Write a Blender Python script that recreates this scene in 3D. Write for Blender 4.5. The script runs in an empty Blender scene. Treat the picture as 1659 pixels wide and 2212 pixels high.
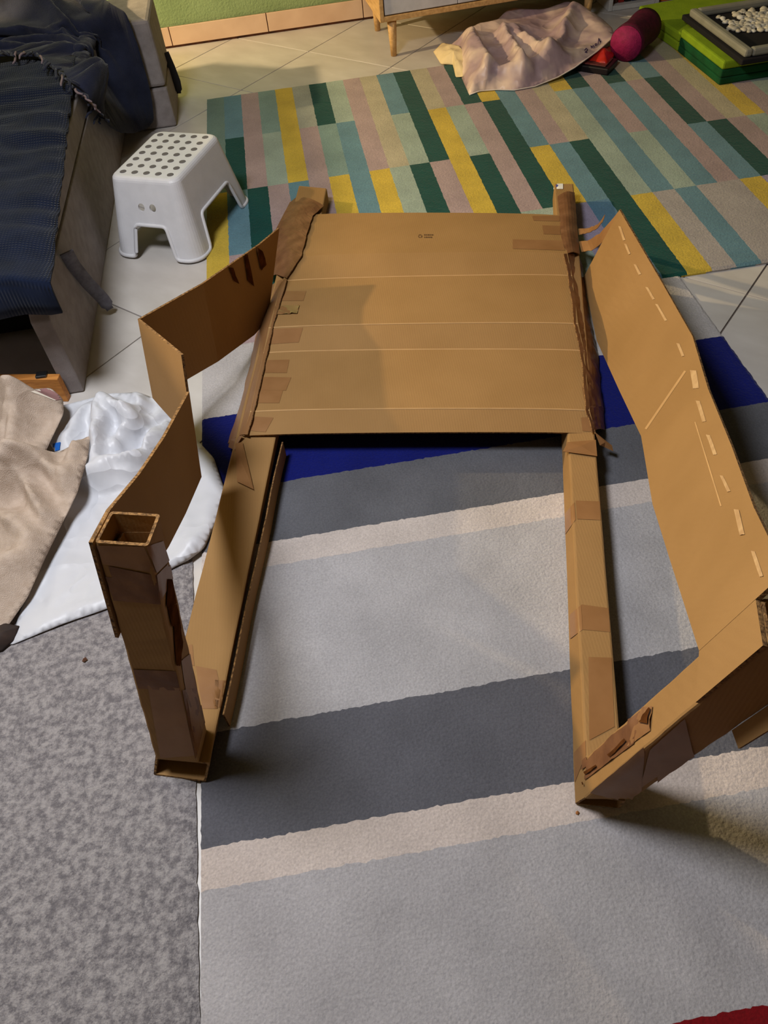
import bpy, bmesh, math, random
from mathutils import Vector, Matrix, noise
from mathutils.bvhtree import BVHTree
from mathutils.geometry import delaunay_2d_cdt
random.seed(7)
S = bpy.context.scene
col = S.collection
# ---------------------------------------------------------------- camera
CAMH, FPX, PITCH, ROLL = 1.29, 1697.37, 0.856873, -0.119847
CX, CY = 829.5, 1106.0
cp, sp = math.cos(PITCH), math.sin(PITCH)
_f = Vector((0, cp, -sp)); _u = Vector((0, sp, cp)); _r = Vector((1, 0, 0))
RR = math.cos(ROLL)*_r + math.sin(ROLL)*_u
UU = -math.sin(ROLL)*_r + math.cos(ROLL)*_u
CAM = Vector((0, 0, CAMH))
cd = bpy.data.cameras.new('camera'); cam = bpy.data.objects.new('camera', cd); col.objects.link(cam)
M = Matrix((RR, UU, -_f)).transposed().to_4x4(); M.translation = CAM
cam.matrix_world = M
cd.sensor_fit = 'VERTICAL'; cd.sensor_height = 36; cd.sensor_width = 27
cd.lens = 36*FPX/2212; cd.clip_start = .02
S.camera = cam
# ---------------------------------------------------------------- world, lights, exposure
wd = bpy.data.worlds.new('world'); S.world = wd; wd.use_nodes = True
wd.node_tree.nodes['Background'].inputs[0].default_value = (.85, .9, 1, 1)
wd.node_tree.nodes['Background'].inputs[1].default_value = .02
def area(name, loc, power, size, color, aim=(0, 0, -1)):
    l = bpy.data.lights.new(name, 'AREA'); l.shape = 'DISK'; l.size = size; l.energy = power; l.color = color
    o = bpy.data.objects.new(name, l); o.location = loc
    o.rotation_euler = Vector(aim).to_track_quat('-Z', 'Y').to_euler(); col.objects.link(o); return o
area('ceiling_lamp', (-.75, .98, 2.2), 52, .56, (.93, .95, 1.0))
pl = bpy.data.lights.new('floor_lamp_light', 'POINT'); pl.energy = 330; pl.color = (1, .74, .38); pl.shadow_soft_size = .04
po = bpy.data.objects.new('floor_lamp_light', pl); po.location = (-2.44, 3.03, 1.50); col.objects.link(po)
S.view_settings.view_transform = 'Standard'; S.view_settings.look = 'None'
S.view_settings.exposure = -0.08; S.view_settings.gamma = 1
S.view_settings.use_curve_mapping = False

# ---------------------------------------------------------------- helpers
def ray(px, py): return ((px-CX)/FPX)*RR - ((py-CY)/FPX)*UU + _f
def G(px, py, z=0.0):
    d = ray(px, py); t = (z-CAMH)/d.z; return CAM + d*t
def rgb(r, g, b):
    f = lambda c: (c/255/12.92) if c/255 <= .04045 else ((c/255+.055)/1.055)**2.4
    return (f(r), f(g), f(b), 1)
MATS = {}
def mat(name, c, rough=.7, c2=None, scale=20, detail=4, bump=0, bscale=200, spec=.3, metal=0, sheen=0, alpha=1, trans=0, stretch=None, coat=0, lo=.35, hi=.65):
    if name in MATS: return MATS[name]
    m = bpy.data.materials.new(name); m.use_nodes = True; nt = m.node_tree; N = nt.nodes; L = nt.links
    b = N['Principled BSDF']; b.inputs['Roughness'].default_value = rough
    b.inputs['Specular IOR Level'].default_value = spec; b.inputs['Metallic'].default_value = metal
    b.inputs['Sheen Weight'].default_value = sheen; b.inputs['Alpha'].default_value = alpha
    b.inputs['Coat Weight'].default_value = coat
    b.inputs['Transmission Weight'].default_value = trans
    tc = N.new('ShaderNodeTexCoord'); src = tc.outputs['Object']
    if stretch:
        mp = N.new('ShaderNodeMapping'); mp.inputs['Scale'].default_value = stretch; L.new(src, mp.inputs[0]); src = mp.outputs[0]
    if c2 is None: c2 = tuple(x*.86 for x in c[:3])+(1,)
    n = N.new('ShaderNodeTexNoise'); n.inputs['Scale'].default_value = scale; n.inputs['Detail'].default_value = detail
    L.new(src, n.inputs['Vector'])
    r = N.new('ShaderNodeValToRGB'); r.color_ramp.elements[0].position = lo; r.color_ramp.elements[1].position = hi
    r.color_ramp.elements[0].color = c2; r.color_ramp.elements[1].color = c
    L.new(n.outputs['Fac'], r.inputs[0]); L.new(r.outputs[0], b.inputs['Base Color'])
    if bump:
        n2 = N.new('ShaderNodeTexNoise'); n2.inputs['Scale'].default_value = bscale; n2.inputs['Detail'].default_value = 3
        L.new(src, n2.inputs['Vector'])
        bp = N.new('ShaderNodeBump'); bp.inputs['Strength'].default_value = bump; bp.inputs['Distance'].default_value = .004
        L.new(n2.outputs['Fac'], bp.inputs['Height']); L.new(bp.outputs[0], b.inputs['Normal'])
    MATS[name] = m; return m
def nodes_of(m): return m.node_tree.nodes, m.node_tree.links, m.node_tree.nodes['Principled BSDF']

def link(name, me, m=None, parent=None, smooth=False):
    o = bpy.data.objects.new(name, me); col.objects.link(o)
    if m is not None:
        for x in (m if isinstance(m, (list, tuple)) else [m]): me.materials.append(x)
    if parent: o.parent = parent
    if smooth:
        for p in me.polygons: p.use_smooth = True
    return o
def mesh(name, verts, faces, m, parent=None, smooth=False, mi=None):
    me = bpy.data.meshes.new(name); me.from_pydata([tuple(v) for v in verts], [], faces); me.update()
    o = link(name, me, m, parent, smooth)
    if mi:
        for p, k in zip(me.polygons, mi): p.material_index = k
    return o
def bmo(name, bm, m, parent=None, smooth=False):
    bmesh.ops.recalc_face_normals(bm, faces=bm.faces[:])
    me = bpy.data.meshes.new(name); bm.to_mesh(me); bm.free(); return link(name, me, m, parent, smooth)
def thing(name, label, cat, loc=(0, 0, 0), group=None):
    o = bpy.data.objects.new(name, None); o.location = loc; o.empty_display_size = .05; col.objects.link(o)
    return tag(o, label, cat, group)
def tag(o, label, cat, group=None):
    o['label'] = label; o['category'] = cat
    if group: o['group'] = group
    return o
def struct(o): o['kind'] = 'structure'; return o
def rel(vs, par):
    if par is None: return vs
    l = par.matrix_basis.translation
    p = par.parent
    while p: l = l + p.matrix_basis.translation; p = p.parent
    return [Vector(v)-l for v in vs]
def box_bm(bm, lo, hi, rot=0, bevel=0, org=None):
    v = [Vector((x, y, z)) for z in (lo[2], hi[2]) for y in (lo[1], hi[1]) for x in (lo[0], hi[0])]
    if rot:
        o = Vector(org or (0, 0, 0)); R = Matrix.Rotation(rot, 3, 'Z'); v = [R @ (p-o) + o for p in v]
    bv = [bm.verts.new(p) for p in v]
    fs = [bm.faces.new([bv[i] for i in f]) for f in ((0,2,3,1),(4,5,7,6),(0,1,5,4),(2,6,7,3),(0,4,6,2),(1,3,7,5))]
    if bevel:
        es = list({e for f in fs for e in f.edges})
        bmesh.ops.bevel(bm, geom=es, offset=bevel, segments=2, affect='EDGES', profile=.5)
def box(name, lo, hi, m, parent=None, rot=0, bevel=.002, org=None):
    bm = bmesh.new(); box_bm(bm, lo, hi, rot, bevel, org); return bmo(name, bm, m, parent)
def hexa(name, c8, m, parent=None, bevel=.0015):
    """box from 4 bottom + 4 top corners (same order)"""
    bm = bmesh.new(); v = [bm.verts.new(p) for p in c8]
    for f in ((3,2,1,0),(4,5,6,7),(0,1,5,4),(1,2,6,5),(2,3,7,6),(3,0,4,7)): bm.faces.new([v[i] for i in f])
    if bevel: bmesh.ops.bevel(bm, geom=bm.edges[:], offset=bevel, segments=2, affect='EDGES', profile=.5)
    return bmo(name, bm, m, parent)
def tube_loop(name, a, b, t, m, me, parent=None, rough=.0015, n=14, closed_a=False, round_=0.004):
    """open hollow square tube: corner rings a -> b (4 pts each), wall t. m outer, me rim"""
    a = [Vector(p) for p in a]; b = [Vector(p) for p in b]
    ca = sum(a, Vector())/4; cb = sum(b, Vector())/4
    def ring(w, inset, jit):
        pts = [a[i].lerp(b[i], w) for i in range(4)]; c = ca.lerp(cb, w); out = []
        for i in range(4):
            p = pts[i]; q = pts[(i+1) % 4]; o_ = pts[i-1]
            ui = (q-p).normalized(); uo = (o_-p).normalized()
            base = p + (ui+uo)*inset
            rr = max(round_-inset*.5, .001)
            out += [base+uo*rr, base+(ui+uo)*rr*.29, base+ui*rr]
        return [v + jit*Vector(noise.noise_vector(v*25)) for v in out]
    rows = [ring(k/n, 0, rough) for k in range(n+1)]
    inn = [ring(k/n, t, rough) for k in range(n+1)]
    verts = [v for r in rows for v in r] + [v for r in inn for v in r]; K = 12; off = len(rows)*K
    F = []; mi = []
    for k in range(n):
        for i in range(K):
            j = (i+1) % K
            F.append((k*K+i, k*K+j, (k+1)*K+j, (k+1)*K+i)); mi.append(0)
            F.append((off+k*K+i, off+(k+1)*K+i, off+(k+1)*K+j, off+k*K+j)); mi.append(0)
    for i in range(K):
        j = (i+1) % K
        F.append((i, off+i, off+j, j)); mi.append(1)
        F.append((n*K+i, n*K+j, off+n*K+j, off+n*K+i)); mi.append(1)
    return mesh(name, verts, F, [m, me], parent, mi=mi)
def plate(name, rows, t, m, me, parent=None, smooth=False):
    """thick sheet from grid rows[i][j] of points; thickness t below"""
    R_, C_ = len(rows), len(rows[0])
    P = [[Vector(p) for p in r] for r in rows]
    top = []; bot = []
    for i in range(R_):
        for j in range(C_):
            du = P[min(i+1, R_-1)][j]-P[max(i-1, 0)][j]; dv = P[i][min(j+1, C_-1)]-P[i][max(j-1, 0)]
            nn = du.cross(dv).normalized()
            top.append(P[i][j]+nn*t/2); bot.append(P[i][j]-nn*t/2)
    F = []; mi = []; o = R_*C_; ix = lambda i, j: i*C_+j
    for i in range(R_-1):
        for j in range(C_-1):
            q = (ix(i, j), ix(i+1, j), ix(i+1, j+1), ix(i, j+1)); F.append(q); F.append(tuple(o+x for x in q[::-1])); mi += [0, 0]
    for i in range(R_-1):
        for j in (0, C_-1): q = (ix(i, j), ix(i+1, j), o+ix(i+1, j), o+ix(i, j)); F.append(q if j else q[::-1]); mi.append(1)
    for j in range(C_-1):
        for i in (0, R_-1): q = (ix(i, j), ix(i, j+1), o+ix(i, j+1), o+ix(i, j)); F.append(q[::-1] if i else q); mi.append(1)
    ob = mesh(name, top+bot, F, [m, me], parent, mi=mi)
    bm = bmesh.new(); bm.from_mesh(ob.data); bmesh.ops.recalc_face_normals(bm, faces=bm.faces[:]); bm.to_mesh(ob.data); bm.free()
    if smooth:
        for p in ob.data.polygons: p.use_smooth = p.material_index == 0
    return ob
def tube(name, pts, r, m, parent=None, seg=8, bm=None, close=False):
    own = bm is None
    if own: bm = bmesh.new()
    pts = [Vector(p) for p in pts]; rings = []; n = len(pts)
    rad = r if isinstance(r, (list, tuple)) else [r]*n
    for k, p in enumerate(pts):
        d = ((pts[(k+1) % n] if close else pts[min(k+1, n-1)])-(pts[k-1] if (close or k) else pts[0])).normalized()
        x = d.cross(Vector((.31, .17, .93))).normalized(); y = d.cross(x)
        rings.append([bm.verts.new(p+rad[k]*(math.cos(a)*x+math.sin(a)*y)) for a in [2*math.pi*i/seg for i in range(seg)]])
    for k in range(n if close else n-1):
        A, B = rings[k], rings[(k+1) % n]
        for i in range(seg): bm.faces.new((A[i], A[(i+1) % seg], B[(i+1) % seg], B[i]))
    if not close: bm.faces.new(rings[0][::-1]); bm.faces.new(rings[-1])
    if own: return bmo(name, bm, m, parent, True)
def prism(name, ring, h, m, parent=None, bevel=0):
    bm = bmesh.new(); a = [bm.verts.new(p) for p in ring]; b = [bm.verts.new(Vector(p)+Vector(h)) for p in ring]
    bm.faces.new(a[::-1]); bm.faces.new(b); n = len(a)
    for i in range(n): bm.faces.new((a[i], a[(i+1) % n], b[(i+1) % n], b[i]))
    if bevel: bmesh.ops.bevel(bm, geom=bm.edges[:], offset=bevel, segments=2, affect='EDGES', profile=.5)
    return bmo(name, bm, m, parent)
def lerp_list(L, t):
    n = len(L)-1; x = min(max(t, 0), 1)*n; i = min(int(x), n-1); return L[i].lerp(L[i+1], x-i)
def bvh_of(*obs):
    vs = []; fs = []
    for o in obs:
        k = len(vs); vs += [v.co.copy() for v in o.data.vertices]; fs += [tuple(k+i for i in p.vertices) for p in o.data.polygons]
    return BVHTree.FromPolygons(vs, fs)
def bvh_eval(o):
    dg = bpy.context.evaluated_depsgraph_get(); dg.update(); e = o.evaluated_get(dg); me = e.to_mesh()
    b = BVHTree.FromPolygons([v.co.copy() for v in me.vertices], [tuple(p.vertices) for p in me.polygons]); e.to_mesh_clear(); return b
def crop(s, ox, oy): return lambda x, y: (ox+x/s, oy+y/s)
def on(b, px, py):
    h = b.ray_cast(CAM, ray(px, py).normalized()); return h
def patch(name, quad, b, m, parent, n=6, k=4, off=.0008, wr=.0, fallback=None):
    """thin sheet laid on a built surface: quad = 4 measured corner pixels"""
    q = [Vector((*p, 0)) for p in quad]; top = []; idx = {}
    for i in range(n+1):
        for j in range(k+1):
            p = (q[0].lerp(q[1], i/n)).lerp(q[3].lerp(q[2], i/n), j/k)
            h = on(b, p.x, p.y)
            if h[0] is None: continue
            nn = h[1] if h[1].dot(CAM-h[0]) > 0 else -h[1]
            idx[i, j] = len(top); w = wr*(noise.noise(h[0]*60)+.6*noise.noise(h[0]*140)) if wr else 0
            top.append(h[0]+nn*(off+abs(w)))
    F = []
    for i in range(n):
        for j in range(k):
            ks = [(i, j), (i+1, j), (i+1, j+1), (i, j+1)]
            if all(x in idx for x in ks):
                f = tuple(idx[x] for x in ks)
                pp = [top[x] for x in f]
                if max((pp[x]-pp[x-1]).length for x in range(4)) < .16: F.append(f)
    if not F: return None
    o = mesh(name, top, F, m, parent, True)
    return o
def heap(name, ring, center, zc, fold, m, parent=None, nr=26, na=120, prof=1.0, thick=.003, smooth=True):
    """crumpled cloth: ring = list of 3-D outline points (star-shaped round center)"""
    n = len(ring); R_ = [Vector(p) for p in ring]; c = Vector(center)
    verts = [Vector((c.x, c.y, zc+fold(c.x, c.y, 0)))]; F = []
    for i in range(1, nr+1):
        r = i/nr
        for a in range(na):
            t = a/na*n; k = int(t); e = R_[k % n].lerp(R_[(k+1) % n], t-k)
            p = c.lerp(e, r); z0 = zc + (e.z-zc)*(r**prof)
            fz = fold(p.x, p.y, r)*min(1, (1-r)*6+.12)
            verts.append(Vector((p.x, p.y, max(z0+fz, .004+.0*e.z) if e.z < .2 else z0+fz)))
    for a in range(na): F.append((0, 1+a, 1+(a+1) % na))
    for i in range(nr-1):
        for a in range(na):
            b_ = (a+1) % na; F.append((1+i*na+a, 1+(i+1)*na+a, 1+(i+1)*na+b_, 1+i*na+b_))
    o = mesh(name, verts, F, m, parent, smooth)
    bm = bmesh.new(); bm.from_mesh(o.data); bmesh.ops.recalc_face_normals(bm, faces=bm.faces[:]); bmesh.ops.solidify(bm, geom=bm.faces[:], thickness=thick)
    bm.to_mesh(o.data); bm.free()
    for p in o.data.polygons: p.use_smooth = smooth
    return o
def cloth_rest(ring, step):
    """triangulated flat layout of an outline: rim points first, then a jittered interior lattice"""
    R_ = [Vector(p) for p in ring]; rim = []
    for k in range(len(R_)):
        a, b = R_[k-1], R_[k]; m = max(1, round((b-a).length/step))
        rim += [a.lerp(b, j/m) for j in range(m)]
    poly = [(p.x, p.y) for p in rim]
    def inside(x, y):
        c = False; j = len(poly)-1
        for i in range(len(poly)):
            if (poly[i][1] > y) != (poly[j][1] > y) and x < (poly[j][0]-poly[i][0])*(y-poly[i][1])/(poly[j][1]-poly[i][1])+poly[i][0]: c = not c
            j = i
        return c
    xs = [p[0] for p in poly]; ys = [p[1] for p in poly]; rr = random.Random(11); ins = []
    j = 0; y = min(ys)
    while y < max(ys):
        x = min(xs)+(step/2 if j % 2 else 0)
        while x < max(xs):
            q = (x+rr.uniform(-.15, .15)*step, y+rr.uniform(-.15, .15)*step)
            if inside(*q) and min((q[0]-a)**2+(q[1]-b)**2 for a, b in poly) > (.55*step)**2: ins.append(q)
            x += step
        y += step*.866; j += 1
    P = poly+ins; n = len(poly)
    res = delaunay_2d_cdt([Vector(p) for p in P], [(i, (i+1) % n) for i in range(n)], [], 1, 1e-6)
    tri = []
    for f in res[2]:
        idx = [res[3][v] for v in f]
        if all(len(i) for i in idx): tri.append(tuple(i[0] for i in idx))
    return rim, P, tri
CLOTH = {}
CLOTH['white_sheet'] = [
-1332,1825,28,-1364,1813,27,-1396,1802,27,-1429,1790,26,-1461,1779,25,-1493,1767,25,-1526,1756,24,-1522,1787,26,-1518,1818,27,-1514,1849,29,-1510,1881,30,-1507,1912,32,-1503,1943,34,-1499,1974,35,-1495,2005,37,-1491,2036,38,-1487,2067,40,-1482,2099,42,-1476,2130,44,-1470,2161,47,
-1464,2192,49,-1458,2223,51,-1452,2254,53,-1446,2285,56,-1440,2316,58,-1434,2347,60,-1434,2380,64,-1433,2414,69,-1433,2447,73,-1433,2481,78,-1432,2515,82,-1432,2548,87,-1432,2582,91,-1431,2615,96,-1431,2649,100,-1447,2676,98,-1463,2703,96,-1479,2731,95,-1494,2758,93,-1510,2785,91,
-1526,2813,89,-1542,2840,87,-1558,2868,85,-1574,2895,84,-1590,2922,82,-1605,2950,80,-1598,2982,80,-1590,3015,80,-1583,3047,80,-1575,3080,80,-1567,3113,80,-1534,3115,84,-1500,3116,88,-1466,3118,92,-1432,3120,96,-1398,3122,100,-1361,3122,107,-1324,3121,113,-1287,3121,120,-1256,3117,120,
-1226,3112,120,-1195,3108,120,-1164,3104,120,-1134,3100,120,-1108,3086,115,-1082,3072,110,-1056,3058,105,-1031,3045,100,-1008,3018,90,-986,2991,80,-963,2964,70,-941,2937,60,-923,2911,54,-904,2885,48,-886,2858,42,-868,2832,36,-849,2806,30,-831,2777,30,-813,2749,30,-795,2721,30,
-777,2693,30,-759,2665,30,-751,2635,30,-742,2604,30,-734,2574,30,-726,2544,30,-717,2514,30,-709,2484,30,-700,2454,30,-705,2421,30,-710,2388,29,-715,2355,29,-719,2322,28,-724,2289,28,-734,2256,28,-745,2224,28,-755,2191,28,-765,2158,28,-775,2126,28,-797,2108,28,
-819,2090,28,-840,2071,28,-873,2057,28,-906,2042,28,-932,2019,28,-959,1995,28,-985,1971,28,-1012,1947,28,-1038,1932,28,-1065,1917,28,-1091,1902,28,-1118,1887,28,-1148,1878,28,-1179,1869,28,-1209,1860,28,-1240,1852,28,-1271,1843,28,-1301,1834,28,-1485,1787,33,-1474,1809,38,
-1444,1815,41,-1409,1811,40,-1492,1843,37,-1452,1845,39,-1423,1843,39,-1386,1838,47,-1355,1836,44,-1323,1839,40,-1471,1875,39,-1441,1867,41,-1406,1867,40,-1376,1866,48,-1339,1866,48,-1309,1869,50,-1269,1866,45,-1486,1901,37,-1460,1898,36,-1420,1903,38,-1391,1900,47,-1353,1901,41,
-1319,1896,41,-1290,1893,48,-1256,1899,52,-1224,1897,52,-1195,1899,51,-1154,1900,49,-1470,1928,37,-1441,1926,35,-1401,1932,42,-1375,1932,50,-1336,1928,38,-1307,1924,37,-1274,1926,39,-1241,1920,42,-1204,1925,43,-1176,1930,43,-1145,1931,59,-1110,1926,54,-1457,1955,36,-1421,1953,35,
-1391,1958,45,-1354,1958,48,-1321,1958,36,-1288,1954,36,-1256,1960,39,-1221,1954,40,-1194,1960,38,-1164,1964,49,-1127,1959,66,-1100,1964,67,-1063,1953,49,-1469,1981,34,-1444,1989,34,-1405,1988,37,-1374,1985,48,-1339,1985,44,-1307,1981,34,-1273,1989,36,-1245,1985,40,-1207,1984,37,
-1179,1982,38,-1144,1981,46,-1108,1991,53,-1079,1994,65,-1043,1984,55,-1006,1981,48,-1455,2014,36,-1422,2013,34,-1384,2016,44,-1354,2017,45,-1319,2010,36,-1290,2017,34,-1261,2013,38,-1230,2011,37,-1194,2010,36,-1162,2018,37,-1126,2014,39,-1092,2018,53,-1058,2017,53,-1024,2007,46,
-990,2012,51,-962,2012,46,-1474,2046,40,-1438,2038,34,-1401,2047,38,-1377,2047,44,-1340,2043,43,-1303,2041,34,-1275,2047,37,-1240,2043,36,-1204,2046,34,-1175,2039,37,-1142,2042,38,-1113,2038,36,-1078,2040,45,-1045,2043,42,-1010,2037,44,-974,2037,41,-939,2037,47,-1459,2070,39,
-1422,2067,34,-1389,2067,41,-1360,2073,44,-1324,2073,37,-1292,2071,34,-1261,2070,37,-1223,2075,34,-1197,2067,37,-1157,2072,34,-1124,2068,34,-1095,2068,34,-1058,2069,37,-1026,2075,37,-995,2069,38,-957,2071,36,-928,2065,49,-899,2071,51,-1439,2100,36,-1402,2104,37,-1369,2100,43,
-1337,2098,41,-1310,2099,34,-1271,2104,36,-1244,2099,34,-1210,2099,37,-1177,2099,34,-1146,2100,37,-1107,2100,39,-1074,2100,38,-1047,2101,36,-1007,2096,35,-982,2098,36,-942,2096,36,-906,2098,43,-876,2094,57,-846,2102,64,-1453,2130,39,-1424,2129,37,-1387,2131,39,-1352,2128,43,
-1321,2131,35,-1288,2132,35,-1255,2133,34,-1221,2130,37,-1192,2131,34,-1157,2127,37,-1127,2124,38,-1091,2133,37,-1062,2124,37,-1030,2127,37,-997,2132,35,-965,2124,37,-931,2127,40,-892,2123,47,-865,2128,52,-832,2134,74,-1443,2160,41,-1403,2156,38,-1373,2162,42,-1340,2155,40,
-1312,2162,34,-1272,2157,34,-1242,2158,37,-1211,2162,34,-1175,2154,36,-1148,2156,37,-1111,2159,35,-1075,2157,34,-1047,2152,34,-1013,2153,34,-974,2155,37,-943,2160,39,-914,2155,43,-883,2158,48,-853,2161,60,-814,2162,79,-786,2155,60,-1424,2186,41,-1394,2189,39,-1359,2184,41,
-1329,2184,36,-1292,2189,34,-1260,2188,36,-1229,2185,34,-1193,2190,35,-1156,2187,35,-1131,2184,34,-1091,2182,34,-1060,2184,36,-1032,2189,36,-991,2181,37,-960,2182,37,-930,2184,41,-898,2183,45,-864,2186,50,-834,2183,60,-797,2184,69,-1411,2210,42,-1375,2210,40,-1337,2214,37,
-1308,2217,36,-1272,2218,36,-1243,2213,35,-1210,2210,35,-1177,2216,34,-1138,2217,34,-1108,2214,35,-1082,2211,37,-1045,2214,36,-1015,2211,36,-978,2215,35,-942,2213,42,-916,2215,41,-875,2213,45,-847,2213,47,-816,2215,49,-775,2213,57,-1428,2247,48,-1395,2247,43,-1358,2244,40,
-1324,2241,38,-1288,2249,37,-1255,2245,35,-1229,2247,34,-1194,2247,34,-1162,2243,35,-1123,2239,37,-1093,2237,38,-1065,2238,35,-1022,2246,35,-993,2239,34,-960,2243,41,-930,2242,39,-893,2237,40,-866,2241,41,-832,2240,44,-794,2238,45,-761,2239,49,-1408,2276,47,-1372,2275,43,
-1342,2272,40,-1307,2277,38,-1274,2273,36,-1242,2277,34,-1210,2267,36,-1173,2275,41,-1140,2271,41,-1107,2268,39,-1076,2266,35,-1047,2269,37,-1011,2269,34,-983,2271,41,-945,2267,39,-915,2269,36,-882,2266,38,-842,2275,42,-809,2273,39,-778,2273,41,-746,2272,46,-1420,2303,52,
-1393,2299,47,-1357,2296,43,-1329,2305,42,-1293,2302,37,-1253,2308,36,-1226,2298,42,-1194,2304,40,-1155,2296,36,-1123,2297,38,-1094,2295,34,-1057,2303,37,-1030,2300,34,-998,2302,41,-967,2294,39,-927,2296,35,-893,2302,36,-862,2295,41,-828,2303,37,-795,2294,40,-764,2296,50,
-1410,2330,52,-1379,2334,48,-1342,2330,45,-1307,2326,38,-1272,2331,34,-1243,2336,43,-1212,2326,52,-1172,2324,46,-1145,2328,35,-1113,2331,34,-1072,2323,38,-1045,2330,34,-1013,2331,42,-979,2324,38,-946,2328,34,-915,2329,34,-878,2327,40,-848,2330,35,-811,2327,37,-773,2324,48,
-741,2324,43,-1391,2361,52,-1362,2354,52,-1331,2359,42,-1292,2360,34,-1259,2365,43,-1232,2364,60,-1192,2358,56,-1157,2353,38,-1130,2354,34,-1098,2354,39,-1060,2356,35,-1031,2356,42,-1000,2358,38,-966,2353,34,-933,2357,34,-894,2358,38,-869,2355,34,-832,2353,36,-790,2351,42,
-761,2358,50,-1406,2388,59,-1378,2383,57,-1343,2384,46,-1312,2393,35,-1277,2388,39,-1240,2389,65,-1217,2388,69,-1178,2381,44,-1146,2386,35,-1107,2385,39,-1074,2384,36,-1046,2387,43,-1014,2387,38,-983,2382,35,-950,2384,34,-917,2381,36,-884,2384,34,-850,2384,35,-809,2386,39,
-775,2381,45,-745,2380,48,-1389,2416,63,-1356,2410,50,-1331,2415,39,-1301,2422,35,-1266,2421,52,-1229,2413,61,-1200,2412,49,-1168,2410,39,-1127,2408,36,-1096,2412,37,-1062,2409,43,-1027,2410,39,-994,2414,36,-967,2410,34,-933,2415,34,-898,2412,34,-861,2410,35,-833,2411,37,
-799,2408,40,-767,2414,45,-726,2416,44,-1408,2441,69,-1380,2442,60,-1348,2444,46,-1317,2442,35,-1283,2446,44,-1252,2449,48,-1217,2440,45,-1183,2442,42,-1151,2443,43,-1111,2442,43,-1077,2437,44,-1047,2440,41,-1017,2440,38,-984,2441,35,-946,2441,34,-916,2439,34,-885,2440,34,
-844,2442,35,-817,2443,37,-783,2441,43,-744,2446,45,-713,2442,39,-1420,2466,74,-1396,2472,66,-1364,2471,52,-1326,2471,40,-1301,2472,36,-1263,2471,37,-1236,2474,39,-1199,2469,44,-1165,2472,48,-1130,2471,48,-1096,2473,48,-1058,2468,43,-1031,2473,39,-998,2472,36,-962,2472,34,
-926,2473,34,-901,2471,34,-864,2471,34,-833,2468,35,-795,2471,40,-765,2468,45,-730,2467,44,-1405,2495,72,-1380,2501,60,-1345,2502,46,-1313,2500,40,-1279,2500,45,-1250,2503,51,-1212,2501,58,-1181,2496,58,-1147,2498,59,-1112,2502,57,-1086,2499,51,-1044,2496,40,-1016,2493,39,
-979,2503,36,-942,2495,34,-912,2498,34,-880,2498,34,-844,2503,34,-819,2501,36,-784,2494,42,-747,2502,47,-1423,2530,82,-1391,2528,64,-1361,2533,53,-1327,2528,56,-1300,2526,61,-1260,2523,74,-1231,2519,78,-1201,2513,82,-1166,2521,80,-1133,2526,77,-1104,2531,76,-1066,2525,45,
-1034,2522,37,-993,2525,39,-968,2524,36,-931,2532,35,-901,2531,35,-865,2526,34,-828,2526,36,-801,2528,39,-760,2529,48,-1412,2557,77,-1385,2558,60,-1340,2555,92,-1312,2558,122,-1277,2555,141,-1247,2556,161,-1210,2559,154,-1180,2559,126,-1147,2559,129,-1117,2556,127,-1081,2555,81,
-1048,2554,47,-1014,2554,36,-979,2559,38,-948,2557,37,-916,2554,36,-877,2554,34,-852,2554,36,-811,2553,39,-776,2557,46,-743,2554,41,-1405,2593,66,-1365,2590,105,-1332,2579,159,-1293,2577,176,-1265,2582,179,-1225,2580,185,-1205,2586,164,-1163,2584,148,-1133,2585,148,-1100,2582,149,
-1065,2581,137,-1030,2586,67,-1000,2586,45,-967,2588,40,-929,2584,39,-896,2584,36,-866,2582,35,-829,2585,37,-796,2581,44,-760,2585,44,-1415,2613,77,-1375,2615,78,-1344,2617,111,-1312,2613,136,-1276,2608,157,-1244,2611,187,-1218,2613,189,-1183,2607,189,-1147,2601,194,-1120,2602,213,
-1089,2599,221,-1048,2604,168,-1020,2611,123,-979,2617,46,-946,2617,42,-911,2609,40,-882,2609,37,-852,2612,37,-808,2617,43,-782,2611,48,-1396,2641,78,-1362,2644,76,-1334,2638,103,-1294,2641,164,-1267,2636,166,-1227,2639,144,-1200,2637,155,-1160,2641,145,-1130,2633,157,-1104,2626,144,
-1075,2631,187,-1038,2638,133,-1003,2640,74,-963,2647,44,-931,2643,47,-900,2642,45,-866,2645,40,-831,2646,44,-793,2643,48,-1404,2668,91,-1382,2670,74,-1343,2674,79,-1311,2671,125,-1284,2674,192,-1252,2665,129,-1216,2668,94,-1180,2665,93,-1144,2670,83,-1125,2660,56,-1088,2658,105,
-1057,2659,168,-1018,2666,112,-978,2675,60,-941,2669,50,-910,2670,53,-878,2675,45,-850,2670,45,-812,2673,47,-781,2676,39,-1428,2698,101,-1400,2703,84,-1360,2704,73,-1334,2698,86,-1293,2699,164,-1265,2700,181,-1235,2696,115,-1203,2701,125,-1168,2692,102,-1136,2685,43,-1101,2685,58,
-1073,2684,114,-1049,2689,193,-1014,2699,141,-965,2695,64,-926,2693,60,-892,2699,50,-863,2700,47,-824,2705,47,-796,2695,40,-1444,2725,99,-1410,2731,99,-1382,2728,77,-1344,2732,84,-1302,2729,155,-1277,2730,227,-1250,2724,155,-1215,2729,145,-1186,2735,162,-1154,2717,62,-1119,2715,41,
-1091,2719,52,-1067,2719,122,-1035,2720,196,-1003,2719,173,-965,2728,92,-915,2723,57,-877,2728,46,-849,2728,49,-1457,2755,108,-1418,2755,109,-1392,2755,85,-1366,2758,76,-1328,2762,113,-1291,2753,225,-1262,2758,238,-1238,2758,134,-1211,2764,155,-1186,2760,128,-1135,2750,54,-1100,2739,39,
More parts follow.
